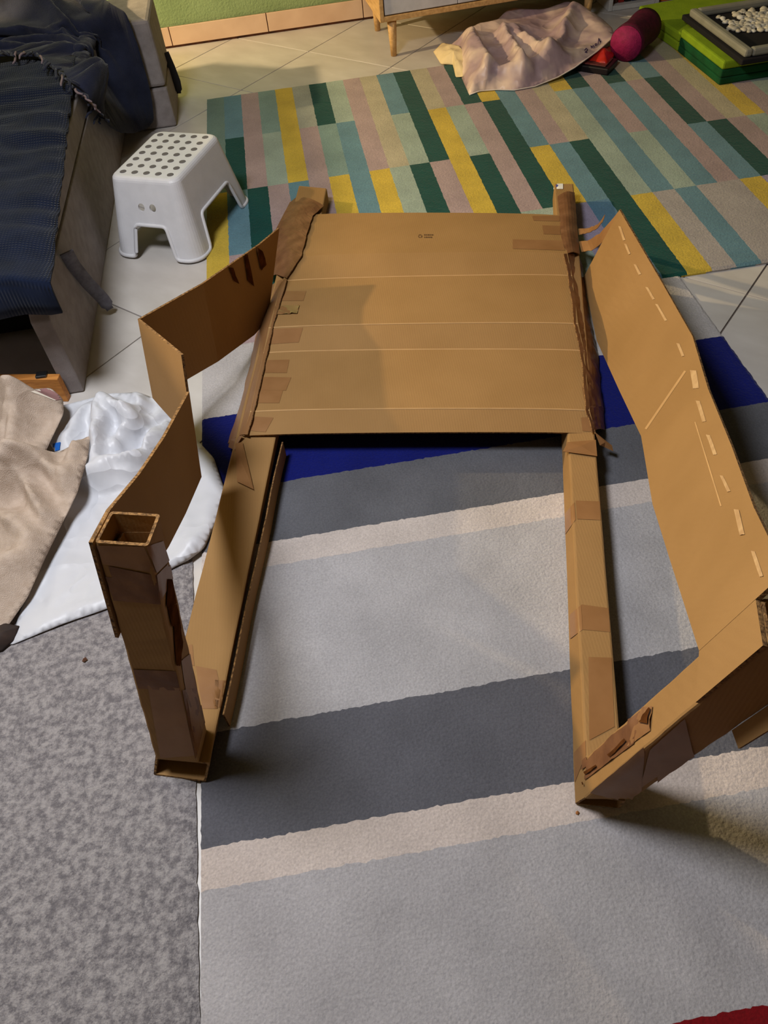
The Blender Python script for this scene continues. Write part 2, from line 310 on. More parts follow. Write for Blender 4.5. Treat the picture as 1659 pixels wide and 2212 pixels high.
-1069,2748,76,-1052,2744,151,-1017,2750,174,-981,2758,154,-939,2753,81,-897,2755,47,-859,2757,45,-829,2756,37,-1472,2786,118,-1435,2790,130,-1411,2789,105,-1381,2780,80,-1345,2784,89,-1310,2788,191,-1279,2785,237,-1255,2787,181,-1232,2789,123,-1193,2789,148,-1161,2780,119,-1122,2773,55,
-1084,2773,51,-1067,2776,103,-1033,2777,165,-998,2780,140,-956,2782,116,-920,2781,81,-884,2786,37,-1489,2818,109,-1454,2819,151,-1424,2817,120,-1396,2811,94,-1359,2816,80,-1324,2809,135,-1294,2809,219,-1266,2812,229,-1242,2811,131,-1211,2816,114,-1165,2822,198,-1131,2790,142,-1100,2804,87,
-1073,2810,96,-1042,2802,130,-1020,2803,154,-978,2808,107,-944,2807,78,-904,2812,42,-1510,2847,95,-1467,2848,136,-1433,2844,155,-1410,2847,117,-1375,2843,84,-1344,2841,92,-1319,2845,176,-1284,2844,206,-1245,2837,175,-1226,2840,115,-1192,2839,126,-1145,2836,176,-1114,2815,174,-1087,2824,140,
-1060,2836,104,-1015,2841,97,-991,2840,132,-953,2835,90,-915,2839,42,-1518,2875,89,-1480,2876,117,-1437,2875,139,-1416,2872,156,-1392,2875,109,-1361,2872,85,-1323,2865,145,-1297,2871,218,-1268,2863,221,-1239,2875,149,-1220,2868,108,-1168,2866,181,-1145,2851,224,-1107,2852,218,-1086,2854,148,
-1028,2874,67,-1000,2870,89,-976,2864,124,-941,2871,59,-1542,2899,82,-1507,2903,92,-1467,2896,112,-1432,2897,153,-1396,2903,146,-1373,2901,101,-1347,2902,97,-1315,2893,208,-1282,2900,226,-1252,2895,208,-1223,2905,141,-1195,2893,150,-1163,2871,266,-1124,2883,219,-1094,2884,165,-1059,2896,105,
-1017,2902,71,-992,2902,85,-958,2891,70,-1551,2927,80,-1524,2924,82,-1488,2931,90,-1456,2924,125,-1414,2923,171,-1392,2928,140,-1362,2930,121,-1328,2927,165,-1296,2924,245,-1269,2918,194,-1245,2922,182,-1210,2922,191,-1176,2900,257,-1150,2899,255,-1105,2919,139,-1070,2929,102,-1041,2922,108,
-998,2929,71,-967,2934,61,-1577,2954,79,-1544,2954,78,-1504,2955,81,-1469,2957,99,-1433,2954,134,-1388,2955,182,-1375,2961,142,-1341,2955,135,-1313,2949,229,-1282,2956,202,-1252,2943,216,-1222,2946,233,-1192,2934,233,-1154,2935,192,-1119,2941,176,-1081,2956,96,-1055,2959,88,-1023,2951,108,
-1553,2988,76,-1525,2989,75,-1489,2984,78,-1452,2989,109,-1415,2984,146,-1381,2988,173,-1353,2986,135,-1325,2981,156,-1294,2980,236,-1261,2982,203,-1232,2975,233,-1201,2974,181,-1163,2974,145,-1129,2979,141,-1100,2986,130,-1069,2989,85,-1032,2988,90,-1570,3017,77,-1539,3018,75,-1505,3014,74,
-1470,3011,86,-1439,3009,106,-1397,3011,152,-1364,3017,158,-1332,3014,146,-1312,3006,203,-1282,3007,240,-1244,3009,205,-1218,3008,155,-1175,3008,122,-1142,3014,127,-1112,3006,175,-1080,3009,123,-1045,3015,92,-1557,3044,77,-1521,3043,75,-1487,3046,81,-1449,3039,90,-1415,3044,106,-1385,3040,145,
-1351,3035,137,-1331,3043,155,-1296,3040,199,-1259,3033,197,-1228,3037,132,-1191,3041,115,-1167,3033,134,-1132,3036,183,-1092,3035,124,-1066,3040,102,-1541,3075,79,-1509,3069,81,-1475,3074,85,-1436,3069,91,-1401,3072,100,-1375,3077,124,-1338,3078,130,-1311,3070,120,-1278,3061,131,-1242,3067,117,
-1211,3074,113,-1177,3067,128,-1143,3062,165,-1486,3103,86,-1457,3101,87,-1420,3104,88,-1386,3103,89,-1357,3105,94,-1322,3104,100,-1286,3097,111,-1256,3099,112,
]
CLOTH['beige_curtain'] = [
-1550,1816,40,-1579,1801,39,-1607,1787,38,-1635,1773,37,-1663,1759,36,-1673,1790,39,-1682,1821,42,-1691,1851,44,-1700,1882,47,-1709,1912,50,-1718,1943,53,-1728,1974,55,-1737,2004,58,-1746,2035,61,-1755,2066,64,-1764,2096,67,-1773,2127,69,-1783,2157,72,-1792,2188,75,-1801,2219,78,
-1810,2249,81,-1819,2280,83,-1828,2311,86,-1838,2341,89,-1847,2372,92,-1856,2402,94,-1865,2433,97,-1874,2464,100,-1878,2495,103,-1881,2526,106,-1885,2558,109,-1888,2589,112,-1891,2620,115,-1895,2651,118,-1898,2683,121,-1902,2714,124,-1905,2745,127,-1909,2777,130,-1912,2808,133,-1915,2839,136,
-1919,2871,139,-1922,2902,142,-1926,2933,145,-1929,2965,148,-1933,2996,151,-1936,3027,154,-1939,3058,157,-1943,3090,160,-1916,3103,162,-1890,3116,165,-1863,3129,167,-1836,3142,170,-1807,3139,175,-1777,3136,180,-1747,3132,185,-1718,3129,190,-1688,3126,195,-1659,3123,200,-1630,3121,200,-1601,3119,200,
-1572,3117,200,-1543,3116,200,-1522,3092,193,-1500,3068,187,-1479,3044,180,-1473,3013,177,-1468,2983,173,-1462,2952,170,-1471,2918,165,-1480,2885,160,-1489,2852,155,-1498,2818,150,-1505,2785,147,-1511,2752,145,-1518,2718,142,-1525,2685,140,-1494,2693,143,-1463,2700,147,-1433,2708,150,-1401,2723,155,
-1370,2739,160,-1338,2754,165,-1307,2770,170,-1304,2735,170,-1301,2701,170,-1298,2666,170,-1296,2631,170,-1300,2600,165,-1304,2569,160,-1309,2537,155,-1313,2506,150,-1318,2475,145,-1322,2444,140,-1334,2413,132,-1346,2382,125,-1357,2352,117,-1369,2321,110,-1378,2291,107,-1387,2261,103,-1396,2231,100,
-1405,2201,97,-1414,2172,93,-1423,2142,90,-1431,2110,87,-1439,2078,83,-1446,2046,80,-1454,2014,77,-1462,1982,73,-1470,1950,70,-1486,1923,64,-1502,1896,58,-1518,1869,52,-1534,1842,46,-1654,1817,44,-1618,1813,53,-1590,1818,45,-1671,1839,39,-1638,1847,47,-1607,1841,65,-1577,1848,59,
-1687,1870,40,-1651,1876,41,-1630,1880,73,-1590,1879,79,-1558,1871,58,-1670,1899,36,-1640,1905,57,-1613,1912,102,-1579,1910,81,-1546,1896,66,-1686,1932,36,-1650,1930,52,-1622,1935,86,-1605,1936,111,-1564,1930,84,-1530,1925,74,-1703,1959,38,-1669,1962,43,-1637,1969,75,-1619,1965,124,
-1594,1968,117,-1551,1963,103,-1511,1949,80,-1691,1988,36,-1645,1994,72,-1634,1992,114,-1611,1996,150,-1574,1989,133,-1530,1986,113,-1495,1984,91,-1710,2011,37,-1671,2020,52,-1643,2023,94,-1630,2022,149,-1600,2026,173,-1562,2020,151,-1516,2009,115,-1482,2010,91,-1727,2038,41,-1691,2039,40,
-1655,2053,86,-1638,2048,140,-1615,2057,167,-1587,2057,188,-1551,2046,155,-1504,2036,120,-1462,2036,89,-1739,2063,48,-1710,2064,36,-1678,2068,72,-1647,2081,113,-1618,2079,135,-1596,2080,169,-1571,2083,192,-1526,2077,171,-1483,2069,128,-1724,2093,37,-1679,2100,56,-1654,2104,85,-1628,2099,118,
-1600,2105,131,-1577,2103,159,-1557,2106,187,-1513,2097,172,-1463,2095,124,-1744,2118,44,-1700,2125,45,-1669,2130,66,-1644,2125,95,-1615,2126,110,-1586,2131,123,-1559,2136,150,-1528,2126,171,-1481,2128,160,-1449,2123,121,-1759,2145,50,-1720,2150,43,-1679,2155,58,-1650,2161,84,-1622,2154,95,
-1597,2160,103,-1562,2157,123,-1538,2153,141,-1507,2155,159,-1466,2151,157,-1776,2173,59,-1737,2181,45,-1705,2177,50,-1662,2185,69,-1636,2182,88,-1608,2181,95,-1575,2182,110,-1549,2188,132,-1525,2183,150,-1494,2185,174,-1452,2176,152,-1789,2205,67,-1759,2200,50,-1716,2209,49,-1679,2215,68,
-1648,2211,79,-1619,2210,91,-1595,2210,103,-1562,2215,130,-1540,2210,147,-1512,2209,168,-1484,2207,185,-1440,2206,137,-1778,2227,56,-1734,2239,49,-1704,2239,58,-1673,2241,77,-1638,2236,91,-1613,2241,107,-1582,2242,129,-1556,2238,154,-1527,2238,185,-1499,2237,187,-1455,2236,151,-1791,2255,62,
-1758,2261,50,-1718,2270,55,-1690,2264,73,-1661,2267,92,-1626,2263,111,-1602,2269,131,-1575,2271,170,-1554,2261,188,-1519,2262,188,-1478,2264,156,-1436,2258,131,-1809,2290,71,-1768,2288,53,-1734,2292,51,-1705,2298,74,-1673,2290,95,-1650,2293,112,-1617,2300,143,-1596,2292,184,-1574,2289,203,
-1533,2290,182,-1487,2290,150,-1455,2294,147,-1428,2291,161,-1785,2315,59,-1747,2315,52,-1722,2313,80,-1692,2320,98,-1666,2325,118,-1635,2323,144,-1618,2317,179,-1583,2321,185,-1545,2321,170,-1511,2317,153,-1474,2322,151,-1446,2323,209,-1411,2316,142,-1805,2344,68,-1773,2343,55,-1730,2344,72,
-1711,2341,112,-1679,2347,124,-1652,2343,154,-1630,2345,179,-1592,2343,159,-1561,2347,160,-1517,2347,144,-1492,2343,148,-1469,2346,208,-1426,2342,161,-1378,2341,110,-1817,2371,74,-1792,2370,61,-1749,2376,66,-1720,2371,95,-1704,2370,141,-1667,2377,156,-1641,2377,153,-1600,2371,142,-1571,2372,138,
-1537,2376,133,-1504,2374,163,-1484,2386,249,-1451,2378,170,-1398,2368,119,-1371,2367,117,-1833,2398,82,-1803,2397,67,-1759,2407,67,-1726,2402,100,-1725,2398,142,-1688,2407,151,-1655,2399,137,-1613,2396,127,-1581,2397,125,-1553,2399,124,-1521,2406,166,-1500,2409,249,-1460,2404,164,-1418,2401,129,
-1380,2392,128,-1848,2420,87,-1818,2423,73,-1777,2430,70,-1740,2429,83,-1729,2428,151,-1697,2424,183,-1660,2428,156,-1625,2432,116,-1595,2429,110,-1561,2433,112,-1536,2430,143,-1519,2443,250,-1485,2426,187,-1428,2433,131,-1397,2427,133,-1365,2423,135,-1837,2453,81,-1803,2452,73,-1756,2462,82,
-1722,2457,119,-1716,2453,185,-1687,2451,193,-1645,2457,142,-1616,2459,118,-1581,2457,108,-1547,2453,140,-1533,2463,224,-1495,2456,178,-1440,2462,134,-1415,2453,141,-1385,2443,156,-1359,2456,176,-1846,2478,86,-1813,2482,78,-1781,2481,80,-1741,2489,97,-1713,2482,130,-1703,2479,204,-1672,2472,198,
-1630,2479,158,-1596,2489,140,-1565,2482,136,-1547,2497,230,-1499,2488,171,-1458,2488,136,-1430,2476,156,-1403,2476,171,-1369,2482,217,-1340,2483,172,-1867,2509,97,-1838,2514,85,-1799,2512,82,-1764,2508,89,-1729,2510,107,-1701,2510,151,-1694,2497,237,-1655,2504,230,-1629,2513,228,-1594,2519,184,
-1560,2516,231,-1505,2526,159,-1468,2523,143,-1440,2509,160,-1412,2512,198,-1389,2509,237,-1351,2508,208,-1849,2534,90,-1817,2541,84,-1779,2543,89,-1752,2540,99,-1718,2540,116,-1689,2526,190,-1678,2524,278,-1647,2535,259,-1619,2539,252,-1591,2549,259,-1522,2551,177,-1485,2551,161,-1463,2543,191,
-1435,2531,227,-1400,2533,226,-1374,2533,226,-1341,2533,184,-1869,2561,99,-1837,2567,89,-1796,2570,89,-1770,2567,95,-1735,2565,108,-1697,2559,147,-1680,2559,211,-1661,2547,283,-1634,2557,296,-1607,2532,347,-1546,2571,229,-1507,2570,199,-1477,2564,214,-1460,2561,253,-1418,2563,204,-1389,2562,193,
-1354,2561,215,-1849,2589,93,-1818,2596,90,-1779,2596,96,-1748,2594,109,-1721,2597,124,-1687,2592,165,-1672,2581,241,-1657,2578,301,-1630,2567,328,-1595,2568,341,-1549,2580,298,-1503,2582,279,-1461,2585,243,-1438,2584,196,-1401,2591,175,-1371,2587,201,-1340,2590,189,-1862,2619,99,-1831,2624,93,
-1795,2618,95,-1769,2621,104,-1741,2625,118,-1708,2623,142,-1672,2609,196,-1656,2604,262,-1640,2603,295,-1609,2586,355,-1581,2582,374,-1538,2589,341,-1474,2615,247,-1448,2621,178,-1422,2617,158,-1395,2622,187,-1353,2615,238,-1317,2617,170,-1850,2651,97,-1812,2648,96,-1782,2654,105,-1757,2651,118,
-1721,2652,136,-1689,2642,173,-1658,2633,228,-1641,2637,260,-1617,2630,291,-1591,2617,354,-1541,2635,306,-1504,2638,272,-1468,2648,210,-1436,2644,162,-1402,2646,157,-1369,2647,219,-1331,2644,199,-1871,2675,105,-1833,2677,98,-1802,2675,102,-1774,2675,115,-1735,2677,130,-1717,2675,156,-1683,2670,194,
-1650,2672,235,-1616,2672,230,-1580,2666,238,-1539,2682,210,-1483,2677,192,-1444,2674,171,-1412,2670,157,-1387,2674,171,-1351,2674,257,-1886,2703,114,-1852,2701,101,-1817,2707,103,-1784,2706,114,-1752,2707,122,-1725,2700,150,-1696,2703,177,-1667,2698,227,-1629,2698,214,-1587,2702,194,-1564,2705,201,
-1401,2699,160,-1367,2699,205,-1340,2697,207,-1895,2729,118,-1871,2734,107,-1828,2729,104,-1802,2734,121,-1765,2731,124,-1735,2727,132,-1707,2726,162,-1684,2727,209,-1648,2727,242,-1612,2724,195,-1571,2728,177,-1537,2732,180,-1349,2729,190,-1887,2753,114,-1849,2764,107,-1812,2754,148,-1787,2753,154,
-1751,2759,136,-1722,2755,142,-1693,2757,193,-1670,2751,242,-1635,2755,227,-1589,2752,174,-1555,2758,177,-1863,2786,106,-1839,2782,137,-1803,2786,195,-1773,2787,186,-1736,2784,150,-1704,2782,169,-1688,2781,214,-1650,2780,267,-1621,2785,214,-1573,2786,164,-1542,2788,168,-1885,2817,116,-1845,2816,117,
-1812,2806,164,-1783,2807,221,-1755,2810,193,-1717,2807,168,-1694,2806,197,-1670,2805,258,-1636,2811,246,-1599,2810,190,-1560,2808,157,-1523,2811,164,-1898,2845,125,-1870,2845,117,-1834,2844,121,-1804,2843,151,-1775,2840,222,-1745,2836,220,-1705,2835,193,-1685,2837,233,-1647,2832,282,-1623,2835,229,
-1572,2834,165,-1540,2837,149,-1509,2837,157,-1882,2865,122,-1849,2869,119,-1816,2870,128,-1781,2861,172,-1759,2870,207,-1724,2863,219,-1693,2869,227,-1668,2865,267,-1639,2866,272,-1599,2862,199,-1556,2867,159,-1522,2870,148,-1895,2896,129,-1869,2900,123,-1830,2900,122,-1801,2901,128,-1767,2891,161,
-1744,2890,206,-1716,2890,233,-1678,2893,259,-1656,2886,293,-1617,2895,232,-1576,2897,180,-1547,2899,160,-1513,2896,153,-1910,2923,137,-1886,2921,128,-1846,2926,124,-1819,2922,124,-1781,2926,130,-1752,2922,155,-1726,2920,195,-1703,2917,295,-1668,2920,281,-1635,2917,269,-1596,2924,209,-1562,2923,178,
-1530,2923,166,-1497,2927,163,-1899,2954,135,-1864,2950,127,-1835,2949,126,-1798,2950,127,-1770,2950,133,-1738,2952,201,-1711,2946,252,-1688,2947,296,-1658,2940,336,-1617,2947,261,-1578,2946,208,-1544,2953,206,-1519,2951,194,-1916,2979,143,-1883,2981,133,-1852,2985,131,-1820,2979,134,-1788,2979,142,
-1749,2975,194,-1723,2977,225,-1693,2975,296,-1669,2974,347,-1635,2968,363,-1605,2970,295,-1574,2979,267,-1531,2979,243,-1506,2977,205,-1898,3003,140,-1868,3008,134,-1831,3008,150,-1797,3000,203,-1764,3002,227,-1730,3005,267,-1718,2994,314,-1687,2996,397,-1662,2986,421,-1630,2996,397,-1585,3001,308,
-1554,3002,266,-1519,3001,228,-1907,3035,149,-1881,3040,140,-1848,3034,149,-1814,3027,224,-1785,3026,271,-1753,3023,300,-1721,3024,310,-1693,3015,318,-1675,3022,362,-1637,3023,353,-1604,3024,312,-1565,3030,245,-1528,3031,214,-1895,3066,152,-1866,3061,148,-1835,3059,178,-1795,3055,232,-1763,3051,236,
-1736,3054,233,-1706,3058,232,-1674,3060,272,-1645,3066,256,-1607,3065,242,-1582,3063,220,-1548,3063,199,-1879,3090,157,-1850,3090,155,-1810,3080,176,-1784,3089,177,-1747,3088,182,-1720,3083,189,-1687,3094,189,-1654,3092,198,-1626,3087,202,-1591,3092,199,-1563,3093,200,-1827,3117,164,-1797,3118,170,
-1761,3115,180,-1732,3114,185,
]
CLOTH['fringed_throw'] = [
-3135,6417,1000,-3159,6388,983,-3183,6359,966,-3206,6330,949,-3230,6301,932,-3254,6272,915,-3278,6243,898,-3301,6213,882,-3325,6184,865,-3349,6155,848,-3372,6126,831,-3396,6097,814,-3420,6068,797,-3444,6039,780,-3402,6039,780,-3359,6039,780,-3317,6040,780,-3275,6040,780,-3233,6040,780,-3191,6041,780,
-3149,6041,780,-3106,6041,780,-3064,6042,780,-3022,6042,780,-2980,6043,780,-2938,6043,780,-2896,6043,780,-2853,6044,780,-2811,6044,780,-2769,6044,780,-2727,6045,780,-2685,6045,780,-2643,6045,780,-2602,6042,780,-2562,6039,780,-2522,6036,780,-2482,6033,780,-2441,6030,780,-2401,6026,780,-2361,6023,780,
-2321,6020,780,-2280,6017,780,-2240,6014,780,-2200,6011,780,-2162,5999,779,-2124,5987,779,-2086,5975,778,-2048,5962,778,-2010,5950,777,-1973,5938,777,-1935,5926,776,-1913,5890,776,-1892,5854,776,-1871,5818,776,-1850,5782,776,-1828,5746,776,-1807,5710,776,-1786,5674,776,-1766,5638,774,-1747,5602,773,
-1728,5566,771,-1709,5530,769,-1689,5494,767,-1670,5458,766,-1651,5422,764,-1627,5393,749,-1602,5364,734,-1578,5336,719,-1554,5307,704,-1551,5339,675,-1548,5372,646,-1545,5404,618,-1542,5436,589,-1539,5468,560,-1541,5502,531,-1543,5537,503,-1545,5571,474,-1547,5605,446,-1549,5639,417,-1551,5674,389,
-1553,5708,360,-1554,5742,340,-1555,5776,320,-1556,5811,300,-1557,5845,280,-1558,5879,260,-1558,5914,240,-1559,5948,220,-1555,5985,203,-1551,6023,186,-1547,6060,169,-1543,6098,151,-1539,6135,134,-1535,6173,117,-1530,6210,100,-1513,6251,90,-1495,6292,80,-1477,6333,70,-1460,6374,60,-1431,6391,80,
-1402,6408,100,-1394,6408,140,-1387,6409,180,-1379,6409,220,-1372,6410,260,-1368,6410,305,-1365,6410,350,-1361,6410,395,-1358,6410,440,-1359,6410,480,-1360,6410,520,-1361,6410,560,-1362,6410,600,-1365,6410,638,-1368,6411,675,-1371,6411,712,-1374,6411,750,-1383,6420,790,-1393,6428,830,-1417,6460,835,
-1442,6491,840,-1466,6522,845,-1490,6553,850,-1513,6592,852,-1535,6630,853,-1557,6669,855,-1579,6708,857,-1602,6747,858,-1624,6786,860,-1643,6818,870,-1661,6850,880,-1680,6882,890,-1698,6915,900,-1717,6947,910,-1735,6979,920,-1776,6986,933,-1816,6992,945,-1857,6998,958,-1897,7004,971,-1937,7010,983,
-1978,7016,996,-2018,7022,1008,-2059,7028,1021,-2099,7034,1034,-2140,7040,1046,-2180,7046,1059,-2220,7052,1072,-2261,7059,1084,-2301,7065,1097,-2342,7071,1109,-2382,7077,1122,-2423,7083,1135,-2463,7089,1147,-2503,7095,1160,-2543,7085,1163,-2582,7075,1165,-2622,7066,1168,-2661,7056,1170,-2701,7046,1172,-2740,7036,1175,
-2780,7026,1178,-2819,7017,1180,-2859,7007,1183,-2898,6997,1185,-2938,6987,1188,-2977,6977,1190,-3017,6968,1192,-3056,6958,1195,-3096,6948,1197,-3135,6938,1200,-3135,6898,1185,-3135,6858,1169,-3135,6818,1154,-3135,6778,1138,-3135,6738,1123,-3135,6698,1108,-3135,6658,1092,-3135,6618,1077,-3135,6578,1062,-3135,6537,1046,
-3135,6497,1031,-3135,6457,1015,-1481,5637,803,-1428,5620,818,-1460,5632,755,-1428,5664,785,-1481,5661,795,-1461,5675,747,-1406,5693,753,-1509,5696,822,-1467,5712,791,-1452,5734,744,-1521,5734,793,-1514,5704,754,-1486,5759,757,-1497,5769,720,-1515,5742,751,-1496,5718,712,-1559,5752,697,-1569,5789,721,
-1578,5744,721,-1540,5705,685,-1583,5730,702,-1562,5793,683,-1611,5743,654,-1603,5730,726,-1626,5683,694,-1618,5808,698,-1621,5786,672,-1617,5734,673,-1637,5715,708,-1609,5876,733,-1576,5856,690,-1637,5835,704,-1625,5819,666,-1608,5787,692,-1645,5750,671,-1615,5904,732,-1621,5926,676,-1637,5879,703,
-1615,5872,660,-1605,5827,695,-1635,5797,728,-1660,5788,570,-1658,5964,723,-1610,5943,714,-1652,5900,709,-1631,5899,729,-1619,5859,732,-1657,5854,730,-1703,5824,572,-1686,5998,711,-1631,5977,724,-1633,5953,704,-1632,5936,734,-1677,5889,743,-1696,5909,694,-1696,5899,615,-1687,6018,699,-1635,6009,718,
-1607,5980,698,-1661,5949,764,-1723,5952,617,-1722,5940,495,-1647,5902,543,-1738,6098,714,-1694,6110,696,-1648,6057,702,-1640,6031,646,-1599,5998,733,-1743,6004,762,-1730,5964,535,-1621,5952,546,-1801,6128,806,-1756,6100,788,-1699,6086,758,-1657,6081,718,-1636,6101,680,-1620,6035,727,-1748,6019,751,
-1733,6019,585,-1711,5997,541,-1619,5976,554,-1926,6199,760,-1868,6176,774,-1821,6143,767,-1766,6140,765,-1715,6128,762,-1719,6114,713,-1671,6108,716,-1620,6071,718,-1715,6044,727,-1743,6032,717,-1755,6036,517,-1631,6009,554,-1631,5987,496,-2024,6216,791,-1972,6206,780,-1956,6196,727,-1898,6177,723,
-1851,6163,722,-1792,6132,726,-1744,6123,725,-1682,6115,729,-1720,6151,710,-1701,6141,710,-1678,6071,732,-1723,6075,675,-1741,6044,542,-1648,6031,545,-1640,6029,520,-3375,6293,717,-3225,6289,731,-3209,6287,787,-3197,6301,834,-3207,6291,889,-3141,6286,891,-3123,6308,838,-3127,6315,788,-3067,6319,776,
-3014,6315,767,-2963,6306,768,-2928,6295,798,-2867,6281,833,-2846,6267,880,-2816,6286,843,-2764,6303,827,-2710,6317,826,-2655,6323,818,-2597,6319,810,-2555,6310,780,-2500,6301,776,-2439,6289,760,-2400,6285,747,-2340,6281,749,-2275,6266,741,-2221,6252,733,-2167,6240,735,-2125,6233,728,-2058,6223,734,
-2000,6215,738,-1938,6218,762,-1914,6228,737,-1874,6200,726,-1803,6187,729,-1759,6170,714,-1692,6170,728,-1650,6169,714,-1669,6196,718,-1658,6118,718,-1668,6063,768,-1745,6091,742,-1750,6057,533,-1627,6062,552,-1653,6069,518,-3215,6309,782,-3231,6302,832,-3200,6327,868,-3179,6325,925,-3165,6341,872,
-3157,6358,832,-3102,6358,810,-3042,6355,822,-2992,6328,819,-2966,6268,830,-2919,6269,844,-2884,6308,878,-2841,6312,898,-2786,6316,879,-2728,6297,880,-2675,6287,868,-2630,6284,851,-2574,6280,824,-2520,6263,793,-2476,6256,804,-2410,6245,790,-2366,6250,792,-2317,6239,776,-2253,6227,757,-2211,6218,766,
-2142,6212,773,-2083,6213,774,-2041,6238,769,-1992,6265,761,-1938,6260,765,-1878,6233,763,-1838,6190,767,-1785,6163,757,-1724,6139,742,-1632,6139,725,-1617,6143,673,-1657,6164,695,-1645,6089,760,-1747,6105,779,-1750,6106,574,-1707,6123,546,-1642,6126,540,-3223,6376,818,-3234,6371,871,-3225,6344,917,
-3193,6367,918,-3181,6383,865,-3117,6392,851,-3068,6372,862,-3028,6336,862,-3012,6274,847,-2971,6282,872,-2923,6281,901,-2860,6276,907,-2812,6263,879,-2758,6269,861,-2713,6242,865,-2665,6252,842,-2605,6235,831,-2553,6225,824,-2491,6220,820,-2449,6218,828,-2390,6216,819,-2332,6223,828,-2277,6219,812,
-2237,6244,805,-2179,6254,792,-2120,6256,772,-2083,6253,742,-2022,6258,721,-1961,6237,727,-1906,6238,719,-1848,6216,722,-1789,6204,732,-1748,6184,727,-1665,6184,749,-1625,6200,713,-1647,6180,621,-1637,6102,746,-1724,6134,745,-1750,6149,732,-1756,6173,537,-1644,6196,552,-1644,6160,476,-3314,6394,857,
-3266,6386,914,-3241,6397,899,-3191,6436,896,-3139,6412,894,-3099,6369,895,-3077,6314,883,-3038,6282,901,-3009,6239,894,-2952,6233,894,-2901,6230,897,-2851,6229,900,-2783,6235,901,-2732,6246,914,-2676,6245,900,-2628,6243,886,-2576,6255,878,-2514,6265,864,-2467,6269,849,-2409,6259,819,-2352,6265,820,
-2310,6257,785,-2267,6246,769,-2213,6264,754,-2171,6290,748,-2105,6300,744,-2043,6295,744,-1994,6288,753,-1933,6280,748,-1881,6254,751,-1829,6218,764,-1765,6199,763,-1718,6197,751,-1633,6228,732,-1651,6230,658,-1641,6142,692,-1643,6124,748,-1749,6178,753,-1750,6182,530,-1644,6229,557,-1659,6198,541,
-3322,6389,872,-3281,6426,906,-3240,6439,922,-3189,6403,934,-3161,6360,920,-3124,6312,911,-3098,6275,905,-3047,6250,920,-2985,6252,927,-2937,6262,932,-2874,6266,927,-2813,6287,923,-2766,6289,916,-2716,6299,900,-2663,6291,892,-2609,6303,874,-2549,6301,862,-2499,6311,842,-2447,6314,829,-2386,6309,813,
-2340,6303,793,-2296,6290,760,-2244,6294,786,-2195,6300,794,-2137,6289,789,-2074,6281,790,-2026,6281,802,-1961,6268,804,-1913,6259,807,-1849,6242,804,-1790,6252,795,-1744,6246,761,-1721,6232,711,-1646,6266,724,-1669,6265,712,-1652,6166,734,-1752,6208,745,-1746,6214,533,-1665,6257,526,-1655,6247,529,
-1654,6236,429,-3309,6391,942,-3272,6429,962,-3232,6408,971,-3202,6351,950,-3174,6312,947,-3127,6276,940,-3071,6293,952,-3018,6309,951,-2961,6317,944,-2912,6321,930,-2860,6321,922,-2799,6330,897,-2742,6328,883,-2698,6328,869,-2639,6325,856,-2591,6329,830,-2541,6326,818,-2478,6336,792,-2432,6328,787,
-2381,6328,772,-2319,6342,748,-2278,6341,773,-2216,6335,792,-2155,6343,788,-2109,6338,791,-2044,6322,793,-1985,6306,789,-1937,6295,780,-1886,6280,762,-1828,6287,774,-1792,6241,750,-1770,6267,726,-1723,6282,716,-1660,6295,724,-1654,6247,705,-1643,6221,749,-1754,6238,725,-1748,6254,520,-1648,6294,541,
-1657,6271,501,-1638,6280,411,-3264,6408,1011,-3226,6367,1002,-3181,6333,990,-3133,6328,965,-3104,6316,918,-3047,6317,908,-2999,6339,929,-2944,6325,896,-2895,6326,882,-2838,6337,858,-2788,6338,843,-2732,6343,830,-2682,6348,818,-2626,6357,804,-2572,6366,794,-2513,6379,783,-2467,6366,773,-2410,6372,764,
-2347,6387,758,-2300,6381,747,-2234,6382,747,-2184,6364,745,-2130,6347,748,-2081,6338,744,-2017,6333,734,-1961,6322,732,-1921,6306,733,-1851,6311,732,-1806,6301,731,-1769,6287,776,-1725,6297,742,-1676,6315,712,-1662,6320,683,-1638,6281,634,-1640,6257,745,-1759,6291,727,-1752,6284,545,-1655,6308,536,
-1662,6319,450,-1644,6327,392,-3235,6392,1047,-3186,6375,1026,-3151,6386,972,-3116,6370,934,-3055,6350,937,-3033,6374,895,-2978,6353,873,-2930,6369,873,-2871,6372,857,-2818,6376,846,-2766,6392,853,-2716,6389,834,-2649,6401,831,-2608,6400,816,-2549,6407,811,-2483,6413,811,-2424,6414,806,-2374,6413,796,
-2316,6410,793,-2270,6406,789,-2208,6399,783,-2162,6395,759,-2091,6386,753,-2048,6374,744,-1991,6364,765,-1944,6357,752,-1886,6350,763,-1834,6343,752,-1826,6308,787,-1797,6325,743,-1730,6330,721,-1664,6367,701,-1649,6345,653,-1644,6315,733,-1762,6312,735,-1754,6343,531,-1629,6343,539,-1659,6338,495,
-1578,6338,440,-1536,6357,387,-3187,6420,1052,-3145,6422,1000,-3123,6424,956,-3073,6385,972,-3043,6408,943,-2996,6379,936,-2942,6348,914,-2897,6348,907,-2833,6358,905,-2780,6372,900,-2737,6389,887,-2670,6392,883,-2626,6390,880,-2560,6387,868,-2512,6386,855,-2450,6372,839,-2402,6367,826,-2342,6360,811,
-2291,6355,808,-2244,6358,797,-2181,6358,791,-2121,6361,791,-2070,6369,795,-2032,6337,791,-1979,6325,781,-1915,6305,783,-1869,6311,785,-1827,6337,809,-1812,6360,762,-1789,6371,719,-1712,6372,711,-1659,6401,701,-1624,6350,690,-1734,6334,751,-1768,6346,655,-1663,6386,482,-1620,6375,526,-1552,6356,494,
